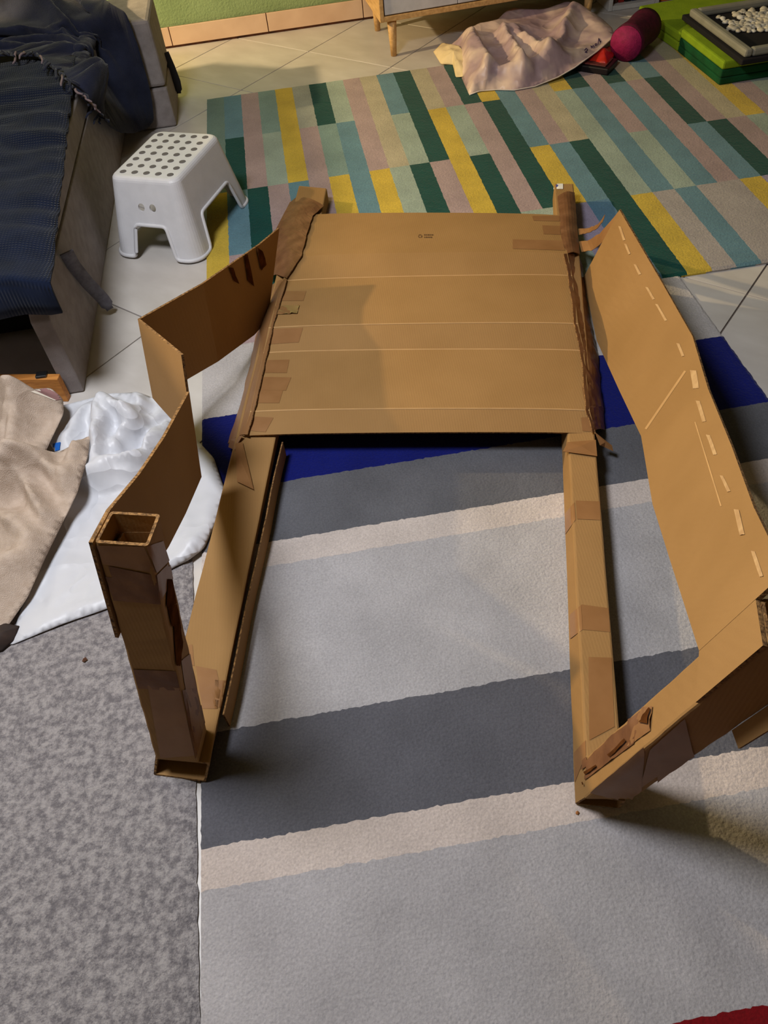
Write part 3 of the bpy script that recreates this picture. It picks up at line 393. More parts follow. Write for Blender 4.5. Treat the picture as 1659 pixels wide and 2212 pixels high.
-1533,6379,445,-1494,6395,390,-3167,6464,1023,-3126,6462,981,-3112,6421,1001,-3059,6429,984,-3003,6408,971,-2949,6387,971,-2916,6390,931,-2857,6380,949,-2799,6371,945,-2748,6369,943,-2692,6366,933,-2646,6361,917,-2588,6354,895,-2544,6349,885,-2485,6343,877,-2427,6339,861,-2383,6335,841,-2318,6342,851,
-2256,6348,851,-2213,6344,843,-2155,6354,850,-2103,6359,853,-2050,6340,839,-1995,6339,829,-1933,6328,816,-1909,6345,784,-1854,6365,777,-1840,6394,805,-1784,6394,771,-1762,6412,715,-1670,6407,709,-1626,6398,686,-1640,6343,721,-1751,6381,748,-1690,6381,546,-1609,6374,566,-1570,6376,559,-1543,6401,500,
-1489,6417,465,-1451,6420,427,-3101,6482,1036,-3075,6470,1006,-3072,6423,1042,-3002,6421,1031,-2963,6417,1015,-2917,6415,981,-2868,6434,946,-2829,6414,970,-2767,6412,967,-2717,6398,955,-2669,6396,943,-2602,6397,924,-2552,6392,907,-2505,6387,887,-2449,6387,851,-2408,6391,859,-2344,6390,852,-2291,6385,829,
-2235,6398,835,-2187,6397,838,-2132,6395,836,-2080,6388,816,-2030,6374,801,-1968,6379,786,-1931,6393,820,-1886,6375,832,-1843,6347,829,-1796,6358,809,-1773,6374,745,-1748,6387,729,-1688,6378,724,-1652,6365,737,-1627,6408,713,-1645,6440,730,-1635,6392,640,-1594,6401,613,-1568,6424,558,-1511,6432,533,
-1460,6439,529,-1421,6429,518,-3145,6460,1060,-3086,6447,1048,-3025,6440,1029,-3016,6462,1073,-2968,6458,1048,-2923,6461,1024,-2874,6453,990,-2833,6466,955,-2790,6459,989,-2735,6454,970,-2681,6456,947,-2640,6442,933,-2590,6437,907,-2529,6432,871,-2488,6430,849,-2429,6431,853,-2370,6432,846,-2321,6433,817,
-2280,6428,810,-2223,6434,804,-2168,6423,803,-2102,6428,796,-2048,6424,795,-1997,6417,805,-1947,6418,786,-1892,6407,801,-1851,6400,820,-1800,6379,851,-1769,6400,823,-1746,6409,763,-1753,6419,741,-1703,6411,752,-1664,6410,725,-1601,6415,687,-1620,6418,647,-1642,6431,612,-1579,6442,605,-1541,6439,600,
-1485,6446,598,-1437,6449,633,-3095,6485,1081,-3046,6478,1069,-2987,6470,1037,-2999,6495,1072,-2951,6507,1049,-2899,6508,1022,-2863,6502,966,-2823,6502,990,-2764,6502,960,-2720,6494,942,-2670,6488,915,-2613,6479,888,-2565,6485,858,-2516,6484,840,-2453,6475,843,-2396,6477,837,-2350,6469,814,-2303,6475,809,
-2238,6479,804,-2193,6482,812,-2127,6475,812,-2085,6470,810,-2026,6470,809,-1960,6468,809,-1924,6440,829,-1882,6440,852,-1837,6410,875,-1794,6423,851,-1808,6424,790,-1805,6412,747,-1779,6434,710,-1728,6433,723,-1677,6425,721,-1638,6432,690,-1641,6448,666,-1620,6440,650,-1561,6444,648,-1504,6444,653,
-1459,6439,669,-3096,6531,1039,-3063,6530,1072,-3033,6516,1020,-2981,6520,1018,-2975,6554,1061,-2919,6556,1036,-2907,6553,985,-2855,6549,985,-2797,6549,948,-2746,6533,926,-2709,6533,900,-2647,6519,877,-2593,6524,852,-2554,6523,841,-2494,6518,831,-2429,6534,825,-2389,6523,811,-2331,6526,808,-2278,6521,804,
-2217,6523,811,-2161,6524,805,-2097,6529,805,-2042,6526,808,-1999,6514,815,-1955,6495,851,-1907,6472,875,-1856,6451,903,-1830,6461,875,-1840,6462,817,-1850,6405,771,-1827,6429,749,-1760,6428,773,-1740,6441,743,-1686,6419,767,-1669,6444,723,-1627,6441,723,-1588,6442,706,-1545,6436,737,-1484,6438,715,
-3065,6570,1035,-3013,6548,1042,-3008,6540,988,-2987,6585,1023,-2941,6599,1048,-2921,6595,1007,-2881,6590,958,-2840,6574,941,-2787,6573,913,-2739,6569,891,-2684,6575,867,-2623,6574,848,-2584,6577,837,-2520,6575,824,-2464,6569,815,-2413,6565,809,-2352,6564,809,-2296,6579,808,-2241,6573,807,-2183,6579,807,
-2127,6578,812,-2078,6560,816,-2028,6554,848,-1983,6529,878,-1944,6505,894,-1892,6494,931,-1862,6507,882,-1878,6497,832,-1898,6444,808,-1860,6445,795,-1798,6444,800,-1773,6442,813,-1733,6436,804,-1687,6437,806,-1662,6434,805,-1609,6423,787,-1565,6423,776,-3073,6619,1054,-3042,6596,1072,-3028,6596,1010,
-3013,6601,965,-2964,6616,1000,-2910,6640,1025,-2875,6630,1006,-2855,6629,950,-2818,6626,907,-2768,6623,883,-2705,6627,866,-2652,6625,849,-2609,6624,837,-2557,6620,827,-2502,6613,819,-2431,6614,813,-2379,6620,813,-2336,6625,813,-2279,6626,813,-2211,6619,815,-2162,6609,820,-2107,6598,842,-2065,6592,877,
-2019,6560,896,-1980,6541,933,-1936,6532,954,-1890,6542,918,-1900,6529,866,-1933,6506,832,-1888,6506,820,-1827,6500,813,-1810,6484,845,-1768,6513,808,-1718,6504,809,-1676,6499,814,-1620,6479,822,-1583,6449,827,-1581,6449,795,-3056,6635,1089,-3034,6650,1040,-3019,6639,992,-2991,6645,944,-2940,6657,979,
-2889,6673,997,-2833,6667,991,-2805,6655,939,-2789,6662,888,-2735,6671,890,-2686,6672,871,-2636,6665,846,-2572,6658,833,-2521,6668,826,-2463,6675,822,-2408,6663,819,-2360,6667,820,-2303,6668,821,-2251,6668,830,-2193,6651,842,-2151,6648,874,-2095,6625,905,-2062,6603,931,-2024,6576,955,-1958,6566,971,
-1924,6574,951,-1923,6585,895,-1954,6548,851,-1923,6554,817,-1868,6553,808,-1836,6533,857,-1781,6547,840,-1756,6554,808,-1700,6560,809,-1645,6554,812,-1663,6504,833,-3085,6680,1052,-3019,6689,1067,-2993,6677,1018,-2974,6666,974,-2943,6669,920,-2899,6674,944,-2854,6702,966,-2805,6700,979,-2808,6698,911,
-2754,6716,901,-2706,6715,873,-2664,6711,858,-2599,6717,845,-2547,6717,836,-2502,6710,829,-2440,6721,828,-2375,6716,829,-2331,6706,831,-2273,6706,849,-2218,6690,871,-2180,6675,888,-2141,6663,924,-2089,6624,950,-2062,6608,978,-2004,6609,993,-1949,6628,961,-1941,6627,917,-1975,6602,881,-1951,6605,832,
-1890,6608,828,-1872,6583,867,-1812,6577,864,-1766,6593,835,-1731,6599,809,-1666,6603,810,-1688,6568,830,-1694,6531,867,-3052,6731,1067,-3004,6725,1044,-2977,6722,1003,-2946,6725,942,-2924,6714,902,-2864,6710,907,-2824,6727,925,-2763,6716,944,-2788,6756,913,-2744,6755,887,-2685,6757,870,-2629,6765,858,
-2574,6763,847,-2520,6760,837,-2466,6766,838,-2415,6766,843,-2356,6764,859,-2304,6747,875,-2256,6725,898,-2217,6708,923,-2169,6688,956,-2137,6669,983,-2077,6643,1007,-2023,6656,1001,-1997,6648,964,-1956,6673,948,-1993,6648,898,-1971,6646,846,-1918,6651,836,-1897,6623,877,-1842,6624,886,-1806,6637,862,
-1753,6649,826,-1695,6653,828,-1711,6617,839,-1715,6574,875,-3096,6769,1047,-3052,6768,1029,-2991,6770,1013,-2978,6760,965,-2947,6760,913,-2889,6754,918,-2843,6744,947,-2793,6770,943,-2756,6776,971,-2750,6802,917,-2716,6814,881,-2659,6814,868,-2607,6817,859,-2553,6818,849,-2494,6808,850,-2438,6806,861,
-2387,6797,880,-2340,6770,912,-2315,6745,933,-2264,6724,944,-2208,6707,980,-2172,6694,998,-2119,6685,1034,-2072,6684,1024,-2039,6686,979,-1982,6706,978,-2009,6696,918,-1996,6695,867,-1943,6700,848,-1926,6673,879,-1876,6657,905,-1828,6677,871,-1791,6689,853,-1729,6698,837,-1742,6651,844,-1734,6633,887,
-3066,6816,1047,-3020,6813,1013,-2981,6809,974,-2979,6808,928,-2922,6806,933,-2886,6786,973,-2839,6802,944,-2780,6812,969,-2728,6820,966,-2709,6832,922,-2682,6866,879,-2627,6856,868,-2575,6857,858,-2523,6859,871,-2477,6847,883,-2421,6823,905,-2384,6786,932,-2345,6766,955,-2289,6765,975,-2244,6746,1004,
-2199,6727,1034,-2159,6720,1051,-2104,6728,1034,-2060,6739,985,-2010,6739,999,-2006,6740,946,-2021,6734,900,-1986,6751,864,-1928,6722,893,-1918,6706,928,-1866,6709,886,-1815,6724,866,-1775,6749,854,-1762,6695,883,-3119,6830,1036,-3079,6824,1005,-3039,6833,964,-2994,6860,938,-2939,6854,953,-2907,6831,991,
-2856,6824,986,-2819,6848,948,-2762,6861,952,-2715,6873,967,-2697,6885,918,-2659,6905,884,-2594,6900,872,-2545,6900,900,-2499,6874,915,-2471,6856,943,-2432,6817,958,-2374,6800,993,-2321,6805,1005,-2287,6784,1025,-2242,6767,1050,-2183,6768,1072,-2141,6776,1042,-2111,6768,998,-2063,6776,1020,-2021,6796,976,
-2040,6794,926,-1999,6794,881,-1948,6772,899,-1945,6747,938,-1887,6762,925,-1853,6764,878,-1795,6784,876,-1794,6754,909,-3104,6870,1029,-3060,6882,999,-3002,6867,994,-2971,6904,966,-2926,6877,1002,-2877,6866,1024,-2831,6878,993,-2802,6896,957,-2753,6911,952,-2694,6917,962,-2672,6939,913,-2628,6952,893,
-2579,6930,924,-2549,6905,945,-2510,6873,971,-2470,6845,1002,-2415,6831,1013,-2364,6844,1026,-2317,6818,1047,-2267,6810,1077,-2205,6800,1083,-2183,6813,1044,-2141,6819,1003,-2086,6813,1025,-2043,6822,1018,-2050,6826,958,-2028,6832,908,-1977,6835,902,-1964,6788,950,-1920,6793,961,-1888,6801,915,-1839,6822,880,
-1809,6799,928,-1763,6791,938,-3130,6928,1038,-3061,6918,1029,-3013,6889,1036,-2995,6917,997,-2945,6932,999,-2894,6917,1008,-2857,6905,1045,-2830,6929,1006,-2787,6953,973,-2741,6961,956,-2675,6972,960,-2649,7002,925,-2622,6958,953,-2583,6927,984,-2548,6895,999,-2497,6867,1021,-2448,6869,1036,-2393,6879,1048,
-2342,6860,1075,-2294,6844,1091,-2240,6857,1103,-2204,6855,1060,-2173,6857,1016,-2123,6860,1011,-2064,6870,1039,-2062,6877,996,-2041,6888,931,-1997,6891,923,-1993,6846,957,-1941,6826,979,-1897,6837,955,-1875,6854,908,-1811,6860,923,-1780,6846,957,-3017,6938,1039,-2979,6958,1041,-2919,6930,1048,-2886,6960,1044,
-2817,6956,1055,-2782,6945,1021,-2752,6993,1003,-2713,7022,974,-2666,7037,965,-2618,7011,960,-2571,6977,968,-2547,6957,1012,-2502,6937,1002,-2475,6912,1057,-2434,6917,1066,-2378,6909,1097,-2326,6898,1112,-2267,6888,1117,-2238,6896,1072,-2207,6897,1035,-2155,6913,1014,-2105,6907,1045,-2063,6924,1031,-2062,6934,964,
-2012,6925,937,-2003,6897,973,-1950,6890,959,-1915,6867,995,-1898,6892,941,-1852,6888,957,-1790,6884,972,-2851,7002,1055,-2804,7004,1057,-2748,6979,1061,-2719,7005,1026,-2697,7055,1010,-2645,7008,1013,-2606,6979,999,-2553,7005,1010,-2505,6983,994,-2490,6964,1040,-2464,6952,1079,-2410,6944,1107,-2348,6933,1123,
-2296,6931,1134,-2271,6948,1098,-2236,6947,1051,-2185,6951,1016,-2140,6949,1041,-2082,6959,1053,-2077,6975,1001,-2047,6977,964,-2003,6954,997,-1964,6932,955,-1928,6918,989,-1872,6907,989,-2765,7023,1057,-2724,7059,1054,-2663,7042,1046,-2619,6998,1061,-2577,6974,1058,-2524,6982,1052,-2480,7017,1023,-2469,7007,1076,
-2424,6997,1084,-2374,6977,1073,-2319,6971,1089,-2265,6985,1123,-2225,6987,1083,-2210,7001,1036,-2158,7009,1024,-2113,7008,1054,-2577,7026,1066,-2552,6995,1094,-2508,7031,1062,-2486,7065,1048,-2425,7030,1051,-2383,7023,1052,
]
CLOTH['plastic_bag'] = [
1034,6983,24,1035,6938,24,1036,6894,23,1037,6850,23,1037,6805,23,1038,6761,23,1039,6717,22,1040,6673,22,1040,6628,22,1041,6584,21,1042,6540,21,1043,6495,21,1044,6451,21,1044,6407,20,1045,6363,20,1087,6383,21,1128,6404,22,1170,6401,22,1212,6397,22,1254,6394,22,
1299,6377,22,1344,6361,22,1389,6344,22,1431,6350,22,1473,6355,22,1514,6361,22,1556,6366,22,1596,6381,26,1635,6396,29,1675,6411,33,1714,6426,36,1754,6441,40,1798,6453,53,1842,6465,67,1886,6476,80,1922,6504,87,1959,6531,93,1996,6558,100,2033,6585,107,2070,6613,113,
2106,6640,120,2137,6669,125,2168,6698,130,2199,6727,135,2230,6756,140,2261,6785,145,2292,6814,150,2300,6860,148,2309,6906,146,2318,6952,144,2327,6998,142,2336,7045,140,2336,7086,137,2335,7128,134,2335,7169,131,2335,7211,129,2334,7253,126,2334,7294,123,2334,7336,120,2326,7377,117,
2318,7418,115,2310,7459,112,2302,7500,110,2295,7541,107,2287,7582,105,2279,7623,102,2271,7664,100,2257,7706,100,2243,7749,100,2229,7791,100,2215,7833,100,2173,7822,95,2132,7811,90,2090,7799,85,2048,7788,80,2008,7770,75,1968,7752,70,1929,7734,65,1889,7716,60,1846,7737,60,
1804,7758,60,1762,7779,60,1720,7800,60,1680,7808,60,1640,7816,60,1600,7824,60,1560,7832,60,1536,7797,60,1512,7761,60,1488,7725,60,1465,7690,60,1441,7654,60,1417,7619,60,1375,7610,60,1332,7601,60,1290,7592,60,1248,7584,60,1216,7554,57,1185,7524,53,1153,7494,50,
1121,7464,47,1090,7434,43,1058,7404,40,1056,7362,38,1053,7320,37,1051,7278,35,1048,7236,34,1046,7193,32,1044,7151,30,1041,7109,29,1039,7067,27,1037,7025,26,1360,6386,36,1403,6383,54,1448,6383,72,1501,6396,74,1537,6393,48,1075,6424,75,1207,6439,62,1301,6433,61,
1346,6427,70,1391,6422,104,1423,6424,113,1475,6432,174,1515,6432,138,1561,6425,65,1604,6430,61,1103,6462,106,1140,6461,89,1212,6483,183,1238,6485,117,1283,6477,98,1323,6479,117,1357,6470,144,1399,6468,167,1451,6473,206,1499,6485,230,1550,6470,166,1579,6466,99,1624,6462,103,
1667,6456,84,1718,6480,91,1076,6491,65,1131,6494,134,1178,6509,189,1223,6524,222,1254,6520,157,1298,6491,153,1346,6502,167,1381,6501,172,1437,6512,188,1477,6539,266,1508,6524,197,1569,6502,167,1604,6511,141,1640,6507,154,1693,6527,159,1730,6533,149,1785,6513,95,1829,6507,78,
1869,6503,86,1110,6544,119,1160,6544,151,1204,6568,255,1260,6549,209,1291,6545,181,1323,6541,140,1365,6535,154,1414,6538,163,1453,6559,226,1494,6575,248,1525,6543,171,1580,6550,177,1628,6552,197,1677,6560,237,1722,6563,244,1759,6561,205,1806,6554,146,1851,6551,107,1897,6541,82,
1934,6536,85,1078,6573,94,1142,6581,122,1188,6586,189,1225,6596,237,1274,6589,177,1302,6574,146,1341,6577,134,1393,6574,147,1438,6581,176,1470,6605,243,1512,6589,182,1563,6579,149,1601,6584,164,1649,6591,201,1691,6610,276,1739,6609,269,1792,6589,209,1840,6572,161,1879,6575,139,
1916,6581,96,1964,6578,90,1063,6610,50,1116,6607,129,1167,6618,137,1199,6630,236,1238,6624,182,1286,6609,146,1322,6617,132,1366,6616,129,1405,6611,142,1455,6624,188,1502,6641,229,1542,6613,145,1585,6610,141,1637,6629,173,1686,6638,244,1712,6659,275,1767,6644,241,1811,6625,190,
1852,6618,151,1902,6608,137,1939,6626,111,1977,6617,95,2030,6609,98,1083,6651,112,1139,6651,131,1209,6660,178,1244,6659,215,1258,6651,152,1304,6646,136,1341,6651,123,1381,6650,123,1436,6663,156,1473,6686,234,1520,6661,169,1573,6650,124,1613,6650,139,1663,6672,201,1698,6691,257,
1746,6677,247,1796,6674,218,1827,6661,172,1865,6653,142,1916,6651,143,1959,6660,135,2004,6657,108,2055,6652,102,1115,6684,145,1160,6692,153,1216,6689,199,1262,6691,184,1273,6691,132,1318,6682,122,1361,6683,117,1405,6694,118,1450,6713,189,1500,6708,210,1554,6695,122,1588,6692,117,
1636,6696,153,1681,6717,236,1715,6713,214,1762,6707,209,1820,6710,195,1849,6694,152,1895,6694,132,1934,6688,132,1982,6690,137,2025,6696,129,2069,6690,110,2116,6686,111,1085,6726,101,1128,6726,159,1199,6726,186,1241,6735,220,1265,6732,145,1291,6720,118,1338,6725,110,1387,6722,110,
1439,6726,140,1472,6760,221,1518,6738,153,1571,6725,110,1613,6725,123,1644,6748,201,1683,6733,201,1741,6742,184,1782,6743,206,1827,6741,182,1871,6734,137,1917,6739,127,1957,6734,128,2005,6742,138,2046,6733,136,2087,6736,128,2131,6722,113,1110,6766,168,1150,6759,174,1217,6769,215,
1253,6761,186,1278,6765,123,1323,6770,106,1368,6764,105,1414,6764,114,1474,6773,165,1519,6783,194,1544,6764,116,1592,6762,110,1641,6770,154,1675,6779,216,1720,6776,164,1764,6777,168,1794,6788,195,1844,6776,154,1882,6774,135,1937,6771,122,1987,6773,122,2028,6768,134,2068,6778,133,
2108,6764,128,2162,6771,116,2197,6767,127,1078,6800,89,1135,6804,177,1188,6804,204,1243,6808,210,1263,6801,142,1300,6804,111,1344,6806,104,1389,6809,105,1452,6811,139,1476,6815,236,1526,6806,137,1573,6797,101,1620,6814,141,1650,6806,203,1688,6811,173,1735,6821,143,1778,6809,153,
1815,6824,192,1864,6812,143,1906,6810,126,1960,6814,115,1996,6803,115,2042,6805,118,2087,6813,124,2137,6804,124,2177,6802,119,2220,6807,131,1117,6840,187,1157,6846,185,1219,6839,221,1240,6847,184,1279,6839,122,1318,6841,109,1358,6848,104,1412,6840,111,1463,6847,164,1505,6850,210,
1554,6843,107,1591,6837,111,1625,6842,181,1676,6850,183,1718,6860,139,1757,6853,135,1807,6848,143,1835,6865,187,1885,6858,131,1929,6845,120,1984,6841,112,2024,6845,109,2075,6847,108,2118,6843,111,2162,6844,117,2207,6837,131,2248,6837,146,1078,6876,78,1136,6883,186,1189,6882,199,
1239,6878,216,1256,6884,144,1300,6880,113,1333,6877,111,1387,6877,103,1438,6883,138,1475,6890,223,1531,6877,138,1575,6877,108,1612,6884,157,1642,6883,216,1688,6891,150,1736,6890,134,1786,6884,151,1847,6879,151,1876,6882,181,1909,6884,123,1952,6880,114,2005,6887,108,2043,6883,108,
2095,6885,113,2129,6879,117,2172,6876,132,2219,6874,144,2272,6877,152,1063,6920,47,1111,6915,175,1160,6911,187,1221,6920,223,1246,6920,162,1276,6918,121,1311,6914,115,1359,6919,116,1402,6917,107,1455,6925,187,1503,6923,180,1545,6922,116,1596,6921,149,1614,6918,216,1653,6925,170,
1728,6934,137,1760,6935,157,1800,6930,143,1867,6911,149,1882,6921,182,1927,6931,128,1977,6929,113,2024,6922,107,2064,6928,112,2108,6926,121,2155,6920,134,2199,6915,144,2249,6923,153,1082,6955,75,1143,6950,195,1194,6949,214,1236,6951,215,1259,6960,130,1298,6952,116,1341,6957,125,
1380,6957,113,1446,6947,139,1478,6962,219,1519,6956,146,1571,6953,121,1596,6953,192,1641,6956,191,1691,6958,134,1737,6965,154,1785,6967,143,1830,6958,136,1891,6955,151,1924,6956,184,1947,6973,135,2006,6966,113,2046,6959,113,2091,6964,123,2133,6958,134,2175,6962,142,2219,6950,146,
2270,6959,156,1062,6989,40,1117,6987,170,1158,6992,205,1224,6992,226,1236,6994,172,1273,6989,118,1314,6990,127,1357,6986,128,1415,6999,117,1483,6994,169,1518,6997,190,1544,6998,116,1581,7000,167,1607,6997,214,1656,6999,151,1724,6997,133,1753,7005,148,1800,6997,142,1863,6998,129,
1896,6987,173,1942,6986,184,1963,7009,146,2020,6999,119,2073,7003,128,2111,6992,133,2152,7001,140,2204,6990,145,2248,6991,156,2289,6988,154,1080,7035,62,1135,7026,194,1197,7028,221,1227,7034,184,1253,7024,128,1298,7036,124,1337,7023,118,1377,7029,125,1449,7025,131,1477,7010,212,
1520,7033,133,1560,7035,139,1594,7032,213,1641,7033,175,1697,7039,120,1732,7044,130,1774,7046,125,1825,7040,131,1884,7024,136,1911,7024,199,1950,7036,201,1988,7038,147,2049,7033,123,2086,7035,134,2129,7039,139,2184,7027,143,2220,7035,154,2264,7036,159,2311,7026,147,1117,7070,131,
1167,7070,210,1225,7073,223,1235,7068,153,1278,7063,116,1320,7062,111,1361,7063,108,1407,7069,107,1456,7060,189,1493,7057,186,1534,7070,130,1567,7062,184,1613,7070,168,1668,7077,125,1709,7070,111,1751,7075,110,1800,7073,111,1846,7076,112,1894,7074,143,1924,7065,221,1969,7072,187,
2018,7066,164,2061,7071,128,2114,7073,138,2153,7073,141,2194,7075,149,2238,7066,161,2285,7071,156,1082,7102,54,1148,7102,192,1193,7110,218,1225,7100,178,1253,7108,136,1289,7102,116,1344,7099,107,1381,7101,103,1431,7094,136,1470,7098,214,1515,7107,147,1553,7103,153,1593,7100,190,
1641,7115,136,1689,7110,115,1742,7114,106,1773,7111,104,1826,7106,105,1869,7113,119,1918,7106,180,1948,7099,245,1995,7108,209,2039,7113,155,2087,7109,131,2131,7111,142,2174,7105,146,2216,7107,162,2264,7106,162,2317,7109,140,1116,7138,111,1169,7144,202,1224,7136,222,1230,7140,161,
1274,7149,125,1320,7140,110,1359,7138,105,1413,7138,119,1453,7134,192,1499,7130,180,1529,7141,151,1561,7145,196,1612,7148,152,1669,7144,124,1713,7147,115,1752,7146,109,1803,7144,104,1844,7148,104,1891,7143,138,1924,7141,198,1967,7141,242,2007,7140,195,2060,7151,151,2113,7147,137,
2162,7144,146,2195,7144,161,2239,7139,167,2283,7147,156,1085,7188,49,1138,7184,123,1197,7188,217,1223,7177,177,1257,7176,136,1296,7180,116,1334,7179,109,1382,7180,106,1427,7171,140,1470,7165,232,1508,7178,178,1554,7173,172,1600,7175,184,1641,7187,138,1696,7188,129,1739,7181,120,
1779,7185,116,1819,7186,110,1864,7187,108,1904,7186,154,1947,7176,193,1980,7175,238,2039,7185,179,2083,7188,154,2130,7186,147,2178,7191,161,2218,7184,171,2274,7187,160,2313,7184,140,1105,7225,71,1167,7217,183,1228,7208,210,1236,7219,165,1274,7218,125,1326,7214,114,1359,7215,108,
1411,7213,121,1439,7210,179,1489,7205,205,1534,7216,187,1577,7212,199,1624,7226,152,1679,7222,141,1715,7229,136,1758,7227,127,1806,7228,117,1853,7230,109,1887,7226,116,1931,7222,152,1972,7212,195,2014,7216,228,2051,7220,183,2106,7220,157,2155,7218,159,2192,7216,170,2238,7224,171,
2286,7221,154,1087,7253,57,1136,7257,112,1204,7251,215,1240,7251,188,1258,7255,136,1298,7260,128,1347,7261,118,1387,7255,111,1433,7252,154,1469,7246,226,1506,7249,196,1555,7242,212,1592,7247,174,1654,7266,159,1703,7257,146,1742,7261,139,1784,7261,126,1830,7270,114,1862,7267,110,
1907,7256,124,1952,7261,154,1995,7249,215,2029,7249,226,2077,7262,181,2128,7259,166,2180,7265,171,2218,7258,174,2271,7263,159,1111,7291,87,1157,7287,160,1226,7288,207,1250,7289,164,1275,7288,126,1322,7290,122,1367,7291,120,1407,7292,120,1447,7282,181,1482,7281,206,1543,7294,185,
1576,7291,183,1630,7304,160,1672,7304,157,1719,7298,149,1765,7299,136,1798,7302,126,1848,7303,111,1887,7308,116,1936,7307,139,1976,7300,162,2012,7289,219,2046,7289,227,2093,7295,185,2150,7302,176,2196,7298,175,2239,7294,172,2295,7291,138,1077,7339,55,1132,7336,121,1190,7324,185,
1227,7328,162,1259,7329,133,1305,7326,128,1345,7329,126,1387,7330,124,1435,7335,124,1474,7331,143,1517,7329,151,1569,7332,157,1602,7334,159,1656,7333,158,1700,7338,153,1742,7334,144,1777,7334,133,1822,7339,119,1861,7340,113,1909,7337,127,1950,7344,151,1993,7339,168,2026,7336,218,
2067,7339,228,2120,7344,190,2171,7335,183,2225,7332,175,2267,7338,157,1107,7368,82,1153,7369,129,1199,7369,167,1237,7375,143,1283,7372,135,1323,7371,132,1362,7374,131,1413,7369,129,1457,7369,127,1496,7368,139,1542,7373,148,1585,7368,155,1631,7374,156,1675,7376,153,1723,7371,146,
1760,7383,137,1806,7375,125,1849,7384,117,1888,7383,119,1923,7384,139,1969,7372,163,2023,7372,182,2055,7374,234,2096,7375,215,2153,7369,189,2202,7377,180,2245,7378,169,2296,7376,144,1128,7410,71,1169,7412,97,1216,7419,149,1259,7411,155,1305,7403,141,1343,7402,137,1383,7405,136,
1438,7410,142,1471,7404,130,1518,7414,136,1564,7416,143,1601,7418,147,1647,7414,147,1700,7416,148,1735,7416,147,1782,7408,138,1823,7413,128,1870,7413,118,1912,7418,126,1944,7411,148,1993,7413,171,2036,7403,184,2076,7409,244,2112,7408,221,2178,7413,201,2227,7411,174,2272,7413,154,
1145,7454,55,1191,7448,83,1230,7453,130,1277,7450,155,1322,7447,158,1370,7444,147,1417,7442,147,1459,7444,150,1496,7441,134,1540,7444,134,1584,7455,140,1626,7452,139,1675,7446,138,1716,7446,139,1766,7449,142,1804,7450,140,1852,7457,132,1892,7454,122,1929,7458,127,1968,7451,149,
2013,7453,171,2067,7442,200,2096,7451,250,2133,7448,235,2196,7447,197,2250,7449,160,1213,7486,70,1258,7487,102,1298,7481,149,1341,7480,158,1393,7473,162,1430,7481,162,1480,7483,159,1516,7488,144,1565,7490,134,1601,7486,135,1644,7492,134,1700,7493,131,1732,7486,130,1783,7490,132,
1821,7494,137,1867,7491,135,1909,7492,128,1952,7485,132,1999,7485,148,2047,7480,171,2077,7478,210,2116,7484,227,2172,7486,207,2229,7483,164,2273,7484,127,1237,7527,66,1274,7523,100,1317,7517,120,1365,7522,112,1412,7525,130,1447,7521,146,1493,7516,162,1537,7526,155,1581,7524,139,
1630,7530,137,1678,7527,133,1716,7531,134,1758,7524,132,1807,7525,133,1846,7528,134,1892,7527,135,1935,7527,139,1974,7531,142,2017,7525,151,2068,7520,169,2100,7519,195,2148,7519,191,2203,7523,178,2249,7526,132,1293,7556,72,1340,7556,76,1392,7557,83,1437,7557,95,1473,7562,117,
1511,7567,158,1569,7556,157,1603,7566,146,1653,7565,142,1687,7565,147,1731,7562,150,1782,7566,153,1827,7557,148,1875,7567,151,1915,7558,150,1961,7563,152,2004,7570,153,2051,7556,158,2093,7560,164,2136,7559,173,2178,7563,175,2221,7563,150,2269,7558,112,1456,7605,74,1498,7601,118,
1538,7601,162,1582,7598,169,1623,7601,151,1668,7598,150,1711,7596,157,1760,7596,166,1801,7596,170,1851,7594,170,1892,7599,168,1942,7595,169,1983,7595,166,2021,7603,163,2069,7597,162,2106,7604,168,2153,7603,175,2199,7603,147,2245,7608,113,1480,7639,76,1525,7642,120,1566,7633,167,
1615,7636,172,1647,7642,160,1696,7632,167,1733,7628,170,1782,7631,166,1823,7632,154,1864,7636,128,1908,7642,140,1953,7641,157,2006,7633,171,2050,7642,172,2091,7639,168,2136,7639,176,2180,7645,156,2225,7636,122,1503,7670,79,1545,7668,123,1578,7675,156,1635,7675,175,1677,7678,171,
1717,7669,165,1761,7671,145,1803,7671,118,1847,7669,98,1895,7676,82,1937,7670,111,1978,7681,132,2028,7680,153,2062,7675,167,2109,7679,174,2161,7683,162,2206,7683,126,1524,7714,76,1561,7711,113,1600,7716,150,1647,7714,149,1695,7711,141,1740,7713,112,1778,7719,85,1821,7710,76,
1955,7717,78,1999,7716,98,2043,7721,115,2085,7713,146,2131,7713,157,2181,7718,139,2226,7717,111,1546,7749,77,1581,7757,102,1635,7760,103,1670,7760,94,1711,7756,87,1766,7749,72,2066,7748,102,2109,7750,116,2151,7755,125,2200,7755,118,1558,7786,70,1602,7797,73,1650,7795,70,
1694,7788,70,2183,7788,109,
]
SIM = {}
